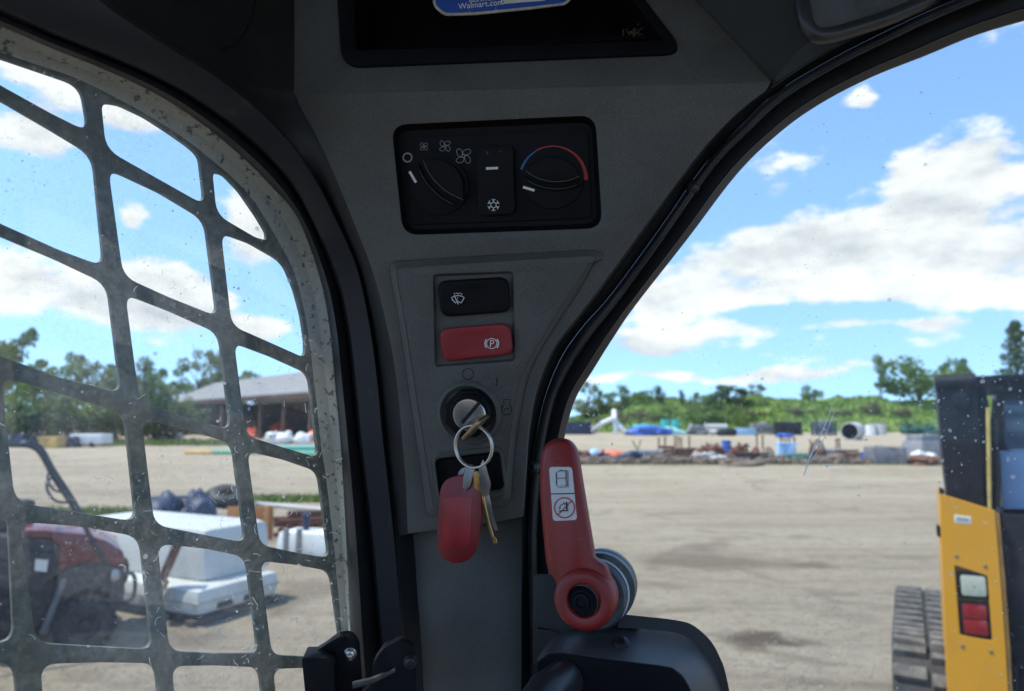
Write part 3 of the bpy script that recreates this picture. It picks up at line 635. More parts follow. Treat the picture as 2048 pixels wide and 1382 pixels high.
# --- ignition switch ---------------------------------------------------------------------------------------
ic = PQ.pt(938, 826, -.006); ik = mpp(PQ, 938, 826)
mb = MB().lathe(ic, PQ.N, [(66 * ik, 0), (63 * ik, .0025), (57 * ik, .0035), (54 * ik, .002), (50 * ik, .0005)], 48); ign = mesh_obj('ignition_switch', mb, M_panel, cab, smooth=60)
P = circ(938, 826, 50, 8); oct_ = [(938 + 49 * math.cos(R(22.5 + 45 * k)), 826 + 50 * math.sin(R(22.5 + 45 * k))) for k in range(8)]
mesh_obj('hex_nut', MB().prism(pxs(PQ, oct_, 0), PQ, -.0055, .004), M_black, ign, bevel=.0015)
kc = PQ.pt(942, 826, .004)
mesh_obj('collar', MB().lathe(kc, PQ.N, [(40 * ik, -.001), (40 * ik, .003), (37 * ik, .0045), (34 * ik, .0045), (33 * ik, .003)], 36), M_black, ign, smooth=35)
mesh_obj('lock_cylinder', MB().lathe(kc, PQ.N, [(33 * ik, 0), (33 * ik, .0055), (31 * ik, .0068), (27 * ik, .007), (0, .007)], 36), M_chrome, ign, smooth=35)
mb = MB(); stroke(mb, PQ, [(924, 846), (958, 806)], 7, .0112); mesh_obj('key_slot', mb, M_ink, ign, smooth=None)
print_('off_mark', [(circ(936, 748, 11, 26), 1.6, True)], -.0056, M_ink, ign, PQ)
print_('run_mark', [([(993.5, 755), (993.5, 771)], 2.2, False)], -.0056, M_ink, ign, PQ)
print_('start_mark', [(circ(1013, 819, 10.5, 22, None, R(-60), R(240), False), 1.6, False), ([(1008, 810), (1008, 799), (1020, 799), (1020, 810)], 1.5, False), (circ(1013, 822, 5.5, 10, None, R(-150), R(-20), False), 1.5, False)], -.0056, M_ink, ign, PQ)

# --- release lever -------------------------------------------------------------------------------------------
M_clip0 = mat('dull_pin_steel', (.22, .22, .21), .45, metal=.6)
LV = Frame(at(1160, 1060, .46), (math.cos(R(14)), -math.sin(R(14)), 0), UP)
lo = [(1080, 985), (1082, 915), (1090, 892), (1104, 880), (1122, 876), (1140, 880), (1152, 892), (1159, 912), (1168, 968), (1180, 1040), (1192, 1112)]
lo = [tuple(p) for p in crom(lo, 3)] + [tuple(p) for p in crom([(1200, 1120), (1213, 1128), (1221, 1145), (1227, 1175), (1230, 1205), (1224, 1232), (1206, 1250), (1180, 1258), (1155, 1254), (1134, 1240), (1122, 1216), (1116, 1190), (1110, 1160), (1099, 1145), (1092, 1120), (1086, 1060)], 3)]
rows = [[LV.pt(x, y, n) for x, y in offset_poly(lo, d)] for d, n in ((6, -.022), (0, -.014), (0, -.002), (2, .003), (6, .0065), (11, .008))]
for r_ in rows: r_.append(r_[0])
mb = MB().loft(rows); k = len(rows[-1]) - 1; mb.add(rows[-1][:-1], [tuple(range(k))]); mb.add(rows[0][:-1], [tuple(reversed(range(k)))])
lever = mesh_obj('release_lever', mb, M_redlever, cab, smooth=50)
mb = MB(); hubc = LV.pt(1170, 1197, .006); lk = mpp(LV, 1170, 1197)
mb.lathe(hubc, LV.N, [(62 * lk, -.012), (60 * lk, .002), (54 * lk, .0055), (46 * lk, .0065), (34 * lk, .0055), (31 * lk, .003)], 44); mesh_obj('lever_hub', mb, M_redlever, lever, smooth=50)
mb = MB().lathe(LV.pt(1163, 1203, .008), LV.N, [(31 * lk, -.004), (30.5 * lk, .0012), (28 * lk, .0022), (22 * lk, .0005), (18 * lk, .0005), (16 * lk, .0025), (11 * lk, .0028), (9 * lk, .001), (0, .001)], 36); mesh_obj('hub_cap', mb, M_black, lever, smooth=30)
mb = MB().lathe(LV.pt(1163, 1203, .0078), LV.N, [(33.5 * lk, -.001), (33 * lk, .0012), (31 * lk, .0012)], 36); mesh_obj('cap_ring', mb, M_dusty, lever, smooth=40)
mb = MB().tube([LV.pt(1227, 1198, 0), LV.pt(1231, 1197, .002)], .0014, 8); mesh_obj('pin', mb, M_clip0, lever)
mb = MB().tube([LV.pt(1115, 1194, 0), LV.pt(1113, 1194, .002)], .0010, 8); mesh_obj('pin', mb, M_clip0, lever)
stk = round_poly([(1098, 934), (1144, 934), (1154, 1040), (1106, 1042)], 7, 4)
mb = MB().prism(pxs(LV, stk, .0084), LV, .0079, .0084); st = mesh_obj('sticker', mb, M_sticker, lever)
def psym(name, items, n, m, parent, fr):
    mb = MB()
    for P, w, cl in items: stroke(mb, fr, P, w, n, cl)
    return mesh_obj(name, mb, m, parent, smooth=None)
bk = [([(1113, 944), (1131, 942), (1132, 971), (1114, 973)], 1.2, True), ([(1114, 957), (1131, 956)], 1.2, False), ([(1117, 943), (1119, 941), (1133, 941), (1134.5, 972), (1131, 973)], 1.2, False), ([(1121, 940), (1136, 942), (1136.5, 974), (1117, 975)], 1.2, False), ([(1113, 944), (1112, 950), (1113, 957), (1112.5, 965), (1114, 973)], 1.2, False)]
psym('manual_symbol', bk, .0087, M_ink, lever, LV)
psym('sticker_line', [([(1102, 988), (1149, 987)], 2, False)], .0087, M_ink, lever, LV)
psym('prohibition_ring', [(circ(1129, 1015.5, 20, 30), 2.6, True), ([(1116, 1030), (1143, 1002)], 2.4, False)], .0087, M_redp, lever, LV)
psym('lift_symbol', [([(1133, 1004), (1134, 1020)], 3, False), ([(1117, 1022), (1137, 1021)], 2.2, False), (circ(1131, 1020, 13, 10, None, R(-170), R(-100), False), 1.5, False), ([(1121, 1012), (1118, 1016), (1122, 1017)], 1.4, False), ([(1126, 1005), (1131, 1007), (1128, 1010)], 1.4, False)], .0089, M_ink, lever, LV)
M_scuff = mat('pale_scuff', (.34, .10, .085), .7); mb = MB()
for k in range(26):
    x, y = rnd.uniform(1092, 1180), rnd.uniform(1055, 1150); a_ = rnd.uniform(-.6, .9); l_ = rnd.uniform(3, 13); stroke(mb, LV, [(x, y), (x + l_ * math.cos(a_), y + l_ * math.sin(a_))], rnd.uniform(.4, 1.0), .0083)
for k in range(10):
    x, y = rnd.uniform(1096, 1140), rnd.uniform(886, 930); a_ = rnd.uniform(0, 3); l_ = rnd.uniform(3, 9); stroke(mb, LV, [(x, y), (x + l_ * math.cos(a_), y + l_ * math.sin(a_))], rnd.uniform(.4, .9), .0083)
mesh_obj('scuff_marks', mb, M_scuff, lever, smooth=None, kind='stuff')
M_pscuff = mat('panel_scuff', (.20, .195, .18), .8); mb = MB()
for k in range(46):
    a0_ = rnd.uniform(-.3, 2.6); rr_ = rnd.uniform(70, 118); x, y = 938 + rr_ * math.cos(a0_), 826 + rr_ * .8 * math.sin(a0_); a_ = rnd.uniform(0, 3.1); l_ = rnd.uniform(3, 16)
    if 870 < x < 1012 and 800 < y < 900: stroke(mb, PQ, [(x, y), (x + l_ * .5 * math.cos(a_), y + l_ * .5 * math.sin(a_)), (x + l_ * math.cos(a_ + .2), y + l_ * math.sin(a_ + .2))], rnd.uniform(.4, .9), -.0056)
for k in range(40):
    x, y = rnd.uniform(830, 1080), rnd.uniform(525, 690); a_ = rnd.uniform(0, 3.1); l_ = rnd.uniform(2, 9)
    if not (858 < x < 1035 and y > 535): stroke(mb, PQ, [(x, y), (x + l_ * math.cos(a_), y + l_ * math.sin(a_))], rnd.uniform(.4, .8), -.0056)
mesh_obj('scuff_marks', mb, M_pscuff, panel, smooth=None, kind='stuff')
# the round pivot behind the lever
ax = (FF.N * .55 + Vector((.75, -.45, .12)) * -.45).normalized()
pc = LV.pt(1198, 1175, -.012); pk = mpp(LV, 1198, 1175, -.012)
M_pv = mat('scuffed_grey_metal', (.07, .085, .10), .38, metal=.3, col2=(.16, .17, .18), thr=(.45, .75), vs_=60)
piv = mesh_obj('lever_pivot', MB().lathe(LV.pt(1188, 1190, -.018), LV.N, [(0, -.004), (64 * pk, -.004), (67 * pk, -.002), (67 * pk, .003), (62 * pk, .005), (0, .005)], 48), M_pv, cab, smooth=35)
mesh_obj('pivot_washer', MB().lathe(LV.pt(1192, 1184, -.025), LV.N, [(66 * pk, 0), (69 * pk, .0008), (69 * pk, .0022), (66 * pk, .003)], 48), mat('white_washer', (.6, .65, .66), .4), piv, smooth=35)
mesh_obj('pivot_drum', MB().lathe(LV.pt(1207, 1164, -.045), LV.N, [(0, 0), (68 * pk, 0), (72 * pk, .002), (72 * pk, .010), (70 * pk, .011), (70 * pk, .013), (72 * pk, .014), (71 * pk, .020), (0, .021)], 52), M_pv, piv, smooth=35)

# --- latch console at the bottom right -----------------------------------------------------------------------
CF = Frame(at(1260, 1300, .44), (math.cos(R(12)), -math.sin(R(12)), 0), UP)
front = [(1075, 1318), (1100, 1303), (1145, 1305), (1230, 1317), (1330, 1330), (1352, 1338), (1370, 1355), (1385, 1385), (1396, 1440)]
back = [(1092, 1290), (1118, 1268), (1170, 1256), (1250, 1254), (1340, 1264), (1388, 1278), (1420, 1312), (1442, 1360), (1462, 1440)]
mb = MB().loft([[CF.pt(x, y + 60, .004) for x, y in crom(front, 5)], [CF.pt(x, y + 8, .006) for x, y in crom(front, 5)], [CF.pt(x, y + 2, .005) for x, y in crom(front, 5)], [CF.pt(x, y - 1, .001) for x, y in crom(front, 5)], [CF.pt(x, y, -.05) for x, y in crom(back, 5)]])
cons = mesh_obj('latch_console', mb, M_dusty, cab, smooth=38)
mb = MB().loft([[CF.pt(x, y + d, n) for x, y in crom(front, 5)] for d, n in ((4, .0066), (8, .0075), (140, .0045))]); mesh_obj('console_front', mb, M_black, cons, smooth=38)
rim = [(1240, 1228), (1290, 1233), (1350, 1240), (1385, 1250), (1420, 1280), (1440, 1315), (1452, 1350), (1470, 1440)]
rimi = [(1236, 1256), (1285, 1258), (1340, 1264), (1370, 1272), (1398, 1292), (1418, 1322), (1432, 1356), (1450, 1440)]
mb = MB().loft([[CF.pt(x, y, -.045) for x, y in crom(rimi, 5)], [CF.pt(x, y, -.047) for x, y in crom(rim, 5)], [CF.pt(x, y, -.06) for x, y in crom(rim, 5)]]); mesh_obj('console_rim', mb, M_rubber, cons, smooth=38)
bolt(CF, 1242, 1291, -.02, 17, cons, axis=(UP * .8 + CF.N * .5).normalized())
mb = MB().tube([at(1060, 1440, .40), at(1095, 1385, .42), at(1130, 1360, .44)], .012, 14); mesh_obj('console_grip', mb, M_bolt, cons)
mesh_obj('console_fill', MB().loft([[CF.pt(x, y, -.05) for x, y in crom([(1075, 1258), (1110, 1262), (1120, 1275), (1095, 1300)], 4)], [FF.pt(x, y, .02) for x, y in crom([(1062, 1150), (1062, 1240), (1062, 1330), (1062, 1450)], 4)]]), M_dark, cons, smooth=60)
mesh_obj('latch_plate', MB().prism(pxs(CF, [(1066, 1150), (1108, 1150), (1130, 1225), (1262, 1236), (1290, 1262), (1270, 1300), (1066, 1330)], -.052), CF, -.056, -.052), M_dark, cons, bevel=.001)

# --- window catch at the bottom left ---------------------------------------------------------------------------
BF = Frame(at(660, 1330, .50), (math.cos(R(-8)), -math.sin(R(-8)), 0), UP)
catch = mesh_obj('window_catch', MB().prism(pxs(BF, round_poly([(603, 1316), (655, 1316), (668, 1330), (672, 1460), (618, 1460)], [6, 16, 8, 2, 2], 4), .012), BF, -.012, .012), M_black, cab, bevel=.0022)
mesh_obj('catch_plate', MB().prism(pxs(BF, round_poly([(641, 1300), (675, 1274), (700, 1272), (716, 1290), (722, 1380), (722, 1460), (650, 1460)], [10, 14, 14, 16, 4, 2, 2], 4), -.008), BF, -.022, -.008), M_black, catch, bevel=.0016)
mesh_obj('catch_arm', MB().prism(pxs(BF, round_poly([(616, 1312), (680, 1272), (690, 1276), (690, 1284), (640, 1316)], 4, 3), -.004), BF, -.014, -.004), M_black, catch, bevel=.0012)
bolt(BF, 700, 1308, -.008, 11, catch, m=M_steel)
mesh_obj('catch_plate', MB().prism(pxs(BF, round_poly([(742, 1370), (744, 1330), (772, 1290), (806, 1280), (826, 1292), (832, 1330), (836, 1460), (720, 1460), (720, 1390)], [6, 20, 18, 12, 10, 6, 2, 2, 4], 4), .004), BF, -.008, .004), M_black, catch, bevel=.002)
bolt(BF, 821, 1324, .004, 12, catch, m=M_bolt)
mesh_obj('catch_lip', MB().prism(pxs(BF, round_poly([(704, 1366), (740, 1358), (790, 1338), (792, 1344), (745, 1368), (705, 1378)], 2, 2), .008), BF, .0045, .008), M_dusty, catch, bevel=.0008)

# --- mirror at the top right ---------------------------------------------------------------------------------------
rp = [(1600, -150), (1601, -40), (1606, 20), (1614, 52), (1632, 70), (1660, 70), (1700, 60), (1780, 34), (1870, -4), (1990, -56), (2200, -150)]
mb = MB().tube([at(x, y, .40) for x, y in crom(rp, 5)], .0046, 12); mir = mesh_obj('interior_mirror', mb, M_rail, cab, smooth=50)
mb = MB(); P = [at(x, y, .404) for x, y in crom(rp, 5)]; Q = [p + Vector((0, .006, 0)) for p in P]; n = len(P); mb.add(P + Q, [tuple(range(n)), tuple(range(2 * n - 1, n - 1, -1))]); mesh_obj('mirror_plate', mb, mat('dusty_mirror', (.10, .11, .115), .5, metal=.2, var=.3, vs_=40), mir, smooth=None)

# --- the rest of the shell, out of view but shading the cab ------------------------------------------------------------
def cabbox(name, f0, f1, l0, l1, z0, z1, m):
    c = Vector((0, 0, CAM.z - 1.75)) + FWD * (f0 + f1) / 2 + LEFT * (l0 + l1) / 2 + UP * (z0 + z1) / 2
    rot = Matrix((FWD, LEFT, UP)).transposed(); return mesh_obj(name, MB().box(c, (f1 - f0, l1 - l0, z1 - z0), rot), m, cab, bevel=.006)
cabbox('roof', -.62, .60, -.62, .58, 2.20, 2.27, M_roof)
cabbox('rear_wall', -.60, -.55, -.60, .50, .45, 1.45, M_roof); cabbox('rear_header', -.60, -.55, -.60, .50, 2.10, 2.21, M_roof)
cabbox('rear_post', -.60, -.50, .40, .50, 1.44, 2.12, M_roof); cabbox('rear_post', -.60, -.50, -.60, -.50, 1.44, 2.12, M_roof)
cabbox('right_wall', -.55, .52, -.60, -.56, .45, 1.30, M_roof); cabbox('right_header', -.55, .52, -.60, -.56, 2.08, 2.21, M_roof)
cabbox('front_post', .44, .54, -.60, -.50, 1.0, 2.21, M_roof)
cabbox('left_wall', -.55, .40, .46, .50, .45, 1.32, M_roof)
cabbox('floor', -.55, .52, -.56, .46, .42, .47, M_roof)
cabbox('left_header', -.55, .30, .43, .47, 2.13, 2.21, M_roof)
cabbox('front_header', .46, .55, -.50, .20, 2.14, 2.21, M_roof)
cabbox('door_sill', .50, .54, -.50, .30, .45, 1.1, M_roof)
cabbox('pillar_core', .53, .57, .42, .47, .47, 2.2, M_roof)
mesh_obj('header_leak_block', MB().box(HF.w((HP2 - HP1).length / 2 - .02, .06, -.055), ((HP2 - HP1).length * .98, .15, .01), Matrix((HF.U, HF.V, HF.N)).transposed()), M_dark, cab)  # unseen slab added behind the header to keep light from leaking in

# ================================================================== keys and the card
KG = PQ.pt(960, 1000, .02)
keys = thing('key_bunch', 'bunch of keys with red plastic fob hanging from the ignition', 'keys', KG)
def n_at(x, y, n): return PQ.pt(x, y, n)
# ignition key: a flat bow seen almost edge on
kd = (PQ.pt(988, 822, .012) - PQ.pt(940, 872, .012)).normalized(); kn = (PQ.N + PQ.U * -.10 + PQ.V * .06).normalized(); ks = kd.cross(kn).normalized()
kf = Frame(PQ.pt(962, 848, .011), kd, kn)
bow = round_poly([(-.0105, .003), (-.0125, .012), (-.010, .024), (.010, .024), (.0125, .012), (.0105, .003)], .004, 4)
mesh_obj('ignition_key', MB().prism(bow, kf, -.0013, .0013), M_bronze, keys, bevel=.0004)
mesh_obj('key_blade', MB().prism([(-.004, -.012), (-.004, .004), (.004, .004), (.004, -.012)], kf, -.001, .001), M_bronze, keys, bevel=.0003)
rc = PQ.pt(947, 893, .026); rk_ = mpp(PQ, 947, 893, .026)
ringf = Frame(rc, PQ.U + PQ.N * .18, PQ.V + PQ.N * -.12)
for dn, da in ((-.0008, 0), (.0008, .2)):
    mesh_obj('split_ring', MB().tube([ringf.w(39 * rk_ * math.cos(2 * math.pi * k / 48), 41 * rk_ * math.sin(2 * math.pi * k / 48), dn) for k in range(48)], .0009, 8, closed=True), M_steel, keys, smooth=60)
M_clip = mat('smoky_clip', (.20, .20, .20), .3, metal=.7)
FB = Frame(PQ.pt(918, 1040, .024), (math.cos(R(16)), -math.sin(R(16)), 0), (0, -.02, 1))
fo = round_poly([(880, 975), (893, 957), (918, 950), (945, 953), (962, 968), (962, 1040), (956, 1085), (946, 1112), (926, 1126), (902, 1127), (880, 1114), (873, 1095), (875, 1040)], 14, 4)
def redfob():
    m = bpy.data.materials.new('red_translucent_plastic'); m.use_nodes = True; p = m.node_tree.nodes['Principled BSDF']
    p.inputs['Base Color'].default_value = (.30, .010, .015, 1); p.inputs['Roughness'].default_value = .32; p.inputs['Transmission Weight'].default_value = .25; p.inputs['Subsurface Weight'].default_value = .3
    p.inputs['Subsurface Radius'].default_value = (.01, .002, .002); p.inputs['Subsurface Scale'].default_value = .5; return m
M_fob = redfob()
fob = mesh_obj('key_fob', MB().prism(pxs(FB, fo, .002), FB, -.002, .002), M_fob, keys, bevel=.0012)
ins = round_poly([(889, 995), (945, 992), (941, 1092), (884, 1095)], 6, 3)
mesh_obj('fob_glow', MB().prism(pxs(FB, ins, .0023), FB, .0019, .0023), mat('red_fob_glow', (.24, .008, .012), .35, col2=(.42, .014, .02), vs_=70), fob, bevel=.0001)  # brighter red patches paint the soft glow of the translucent fob
mb = MB().prism(pxs(FB, round_poly([(932, 930), (944, 928), (950, 940), (940, 974), (932, 982), (925, 976), (926, 955)], 5, 3), .0045), FB, .0028, .0045); mesh_obj('fob_clip', mb, M_clip, keys, bevel=.0004)
mb = MB().prism(pxs(FB, round_poly([(924, 936), (932, 934), (924, 955), (914, 956), (917, 944)], 3, 3), -.0022), FB, -.0035, -.0022); mesh_obj('fob_clip', mb, M_clip, keys, bevel=.0004)
def key(name, head, blade, m, yaw, n):
    kf_ = Frame(PQ.pt(968, 970, n), PQ.U * math.cos(yaw) + PQ.N * math.sin(yaw), PQ.V)
    o = mesh_obj(name, MB().prism(pxs(kf_, head, 0), kf_, -.0009, .0009), m, keys, bevel=.0003)
    mesh_obj('key_blade', MB().prism(pxs(kf_, blade, 0), kf_, -.0007, .0007), m, o, bevel=.0002)
key('brass_key', round_poly([(946, 946), (954, 940), (962, 960), (966, 992), (958, 998), (950, 980)], 4, 3), [(961, 990), (968, 992), (978, 1040), (980, 1048), (984, 1060), (987, 1072), (993, 1078), (994, 1086), (988, 1087), (976, 1052), (968, 1020)], M_brass, R(12), .022)
key('steel_key', round_poly([(957, 938), (966, 918), (973, 936), (982, 968), (978, 990), (966, 994), (960, 970)], 4, 3), [(968, 988), (977, 985), (983, 1010), (986, 1030), (992, 1048), (996, 1060), (990, 1061), (984, 1052), (974, 1020)], M_steel, R(-14), .026)

CD = Frame(at(1000, 0, .47), (math.cos(R(6)), -math.sin(R(6)), .045), (0, -.12, 1))
co = round_poly([(863, -140), (866, 12), (888, 31), (950, 29), (1060, 18), (1132, 9), (1144, -4), (1136, -140)], [2, 10, 10, 3, 3, 9, 8, 2], 4)
card = thing('blue_card', 'worn blue printed card stuck in the overhead tray', 'card', CD.pt(1000, 0))
cb = mesh_obj('card_sheet', MB().prism(pxs(CD, co, 0), CD, -.0012, 0), mat('card_edge', (.45, .42, .36), .8, var=.3, vs_=200), card)
ci = round_poly([(868, -138), (871, 10), (891, 26), (950, 24), (1060, 13), (1129, 5), (1139, -6), (1131, -138)], [2, 9, 9, 3, 3, 8, 7, 2], 4)
mesh_obj('printed_face', MB().prism(pxs(CD, ci, .0003), CD, .00005, .0003), mat('blue_card_print', (.012, .07, .36), .45, col2=(.22, .32, .46), thr=(.66, .70), vs_=130), card)
text_mesh('web_address', 'Walmart.com', CD, 917, 18.5, 12.0, .0006, M_white, card, slope=R(0))
text_mesh('origin_text', 'MADE IN INDIA', CD, 938, 5.5, 5.6, .0006, M_white, card, slope=R(0))
bc = MB().prism(pxs(CD, [(1001, -60), (1089, -66), (1090, 1), (1002, 8)], .0006), CD, .0004, .0006); mesh_obj('barcode_label', bc, M_sticker, card)
mb = MB()
for k in range(26):
    x = 1012 + k * 2.7; w = rnd.choice((.8, 1.2, 1.8)); stroke(mb, CD, [(x, -58 - k * .15), (x + .3, -4 - k * .2)], w, .0008)
mesh_obj('barcode', mb, M_ink, card, smooth=None)
text_mesh('barcode_digit', '6', CD, 1004, 6.5, 6, .0009, M_ink, card)

# ================================================================== the yard
def DY(py): return gp(1024, py).y                      # distance of the ground at that image row
def pxm(D): return D / FPX                              # metres per pixel at distance D

def ground_mat():
    m = bpy.data.materials.new('gravel_yard'); m.use_nodes = True; t = m.node_tree; p = t.nodes['Principled BSDF']; L = t.links.new
    def N(k, **a):
        n = t.nodes.new(k)
        for q, w in a.items(): setattr(n, q, w)
        return n
    g = N('ShaderNodeNewGeometry')
    def noise(sc, det, rough=.6, stretch=(1, 1, 1)):
        mp_ = N('ShaderNodeMapping'); mp_.inputs['Scale'].default_value = stretch; L(g.outputs['Position'], mp_.inputs[0])
        n = N('ShaderNodeTexNoise'); n.inputs['Scale'].default_value = sc; n.inputs['Detail'].default_value = det; n.inputs['Roughness'].default_value = rough; L(mp_.outputs[0], n.inputs['Vector']); return n.outputs['Fac']
    def rng(v, a, b, lo=0., hi=1., smooth=True):
        n = N('ShaderNodeMapRange', interpolation_type='SMOOTHSTEP' if smooth else 'LINEAR'); n.inputs[1].default_value = a; n.inputs[2].default_value = b; n.inputs[3].default_value = lo; n.inputs[4].default_value = hi; L(v, n.inputs[0]); return n.outputs[0]
    def mix(f, a, b):
        n = N('ShaderNodeMix', data_type='RGBA'); L(f, n.inputs[0]) if not isinstance(f, float) else setattr(n.inputs[0], 'default_value', f)
        for i, v in ((6, a), (7, b)):
            if isinstance(v, tuple): n.inputs[i].default_value = (*v, 1)
            else: L(v, n.inputs[i])
        return n.outputs[2]
    col = mix(rng(noise(.16, 7, .65, (.5, 1.4, 1)), .32, .68), (.43, .352, .25), (.53, .446, .325))
    col = mix(rng(noise(.9, 6, .7, (.09, 1.5, 1)), .50, .72, 0, .55), col, (.27, .22, .16)); col = mix(rng(noise(.5, 6, .7, (.12, 1.9, 1)), .55, .72, 0, .6), col, (.47, .42, .34))       # tyre-packed streaks
    col = mix(rng(noise(2.2, 6, .75, (.6, 1.5, 1)), .52, .74, 0, .6), col, (.25, .20, .145))  # clumps of earth
    col = mix(rng(noise(17, 4, .8), .5, .72, 0, .8), col, (.22, .19, .155))                     # gravel
    for sc_, st_, off_ in ((.30, (.22, 1, 1), .5), (.30, (.22, 1, 1), .55), (.22, (1, .35, 1), .52)):     # wheel marks: thin contour lines of a stretched noise
        ab = N('ShaderNodeMath', operation='ABSOLUTE'); sb = N('ShaderNodeMath', operation='SUBTRACT'); sb.inputs[1].default_value = off_; L(noise(sc_, 2.5, .45, st_), sb.inputs[0]); L(sb.outputs[0], ab.inputs[0])
        mu = N('ShaderNodeMath', operation='MULTIPLY'); L(rng(ab.outputs[0], .0, .016, .6, 0.), mu.inputs[0]); L(rng(noise(1.1, 4), .42, .6), mu.inputs[1]); col = mix(mu.outputs[0], col, (.245, .195, .14))
    col = mix(rng(noise(6.5, 8, .75, (.7, 1.3, 1)), .46, .66, 0, .55), col, (.235, .195, .145))
    col = mix(rng(noise(26, 3, .8), .60, .70, 0, .8), col, (.56, .53, .48))
    warp = N('ShaderNodeTexNoise'); warp.inputs['Scale'].default_value = 1.6; warp.inputs['Detail'].default_value = 6; L(g.outputs['Position'], warp.inputs['Vector'])
    wv = N('ShaderNodeVectorMath', operation='MULTIPLY_ADD'); L(warp.outputs['Color'], wv.inputs[0]); wv.inputs[1].default_value = (1.0, 1.0, 0); L(g.outputs['Position'], wv.inputs[2])
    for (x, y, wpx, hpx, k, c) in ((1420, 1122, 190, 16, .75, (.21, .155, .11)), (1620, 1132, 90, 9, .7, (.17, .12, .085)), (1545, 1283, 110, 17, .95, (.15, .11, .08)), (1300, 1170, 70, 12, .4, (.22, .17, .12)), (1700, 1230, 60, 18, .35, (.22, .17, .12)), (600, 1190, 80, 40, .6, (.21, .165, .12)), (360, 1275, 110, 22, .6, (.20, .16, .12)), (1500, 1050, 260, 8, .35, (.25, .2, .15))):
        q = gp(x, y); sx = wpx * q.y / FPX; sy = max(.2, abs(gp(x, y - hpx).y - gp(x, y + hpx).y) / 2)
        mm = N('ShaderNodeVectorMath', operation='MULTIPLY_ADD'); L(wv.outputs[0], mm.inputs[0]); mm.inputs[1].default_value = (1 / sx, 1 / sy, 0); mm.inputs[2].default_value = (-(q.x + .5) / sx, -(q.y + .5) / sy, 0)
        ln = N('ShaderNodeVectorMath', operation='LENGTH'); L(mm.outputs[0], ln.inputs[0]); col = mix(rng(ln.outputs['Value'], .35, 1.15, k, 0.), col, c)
    L(col, p.inputs['Base Color']); p.inputs['Roughness'].default_value = .95; p.inputs['Specular IOR Level'].default_value = .2
    b = N('ShaderNodeBump'); b.inputs['Strength'].default_value = 1.0; b.inputs['Distance'].default_value = .09; L(noise(14, 6, .75), b.inputs['Height']); L(b.outputs[0], p.inputs['Normal']); return m
mb = MB()
xs = [-900, -300, -120, -60, -30, -15, -8, -4, 0, 4, 8, 15, 30, 60, 120, 300, 900]; ys = [-60, -20, -5, 0, 3, 6, 9, 13, 18, 25, 35, 50, 70, 100, 150, 300, 1500]
mb.loft([[Vector((x, y, 0)) for x in xs] for y in ys]); mesh_obj('ground', mb, ground_mat(), smooth=None, kind='structure')

# ---- gravel stones close by and grass strips (nobody could count them)
M_stone = mat('gravel_stones', (.30, .26, .205), .95, var=.25, vs_=3)
mb = MB()
for k in range(5200):
    d = 4.5 + 10 * rnd.random() ** 1.6; x = rnd.uniform(-.85, .75) * d; s = rnd.uniform(.008, .026)
    c = Vector((x, d, s * .25)); a = rnd.random() * 6.28; P = [c + Vector((s * rnd.uniform(.5, 1) * math.cos(a + j * 1.57), s * rnd.uniform(.5, 1) * math.sin(a + j * 1.57), 0)) for j in range(4)]
    mb.add(P + [c + Vector((0, 0, s * .5))], [(0, 1, 4), (1, 2, 4), (2, 3, 4), (3, 0, 4)])
mesh_obj('gravel', mb, M_stone, smooth=None, kind='stuff')['label'] = 'loose gravel stones scattered over the yard'
M_grass = mat('grass', (.10, .19, .03), .8, col2=(.20, .25, .06), vs_=1.5)
def grass(label, quads, n, h):
    mb = MB()
    for (x0, y0, x1, y1) in quads:
        for k in range(n):
            x = rnd.uniform(x0, x1); y = rnd.uniform(y0, y1); c = gp(x, y); hh = h * rnd.uniform(.4, 1.1); a = rnd.random() * 6.28; w = hh * .16
            dx, dy = math.cos(a) * w, math.sin(a) * w; t = Vector((rnd.uniform(-.4, .4) * hh, rnd.uniform(-.4, .4) * hh, hh))
            mb.add([c + Vector((dx, dy, 0)), c - Vector((dx, dy, 0)), c + t], [(0, 1, 2)])
    o = mesh_obj('grass_strip', mb, M_grass, smooth=None, kind='stuff'); o['label'] = label
grass('strip of green grass behind the red utility vehicle', [(-120, 1022, 290, 1052)], 7000, .16)
grass('thin green grass edge behind the rusty scrap pile', [(500, 996, 760, 1006)], 2200, .16)
grass('weedy green grass edge in front of the scrap line', [(1165, 924, 1900, 931)], 3800, .12)
grass('grass at the foot of the hazy tree line', [(-250, 884, 480, 892)], 5000, .5)

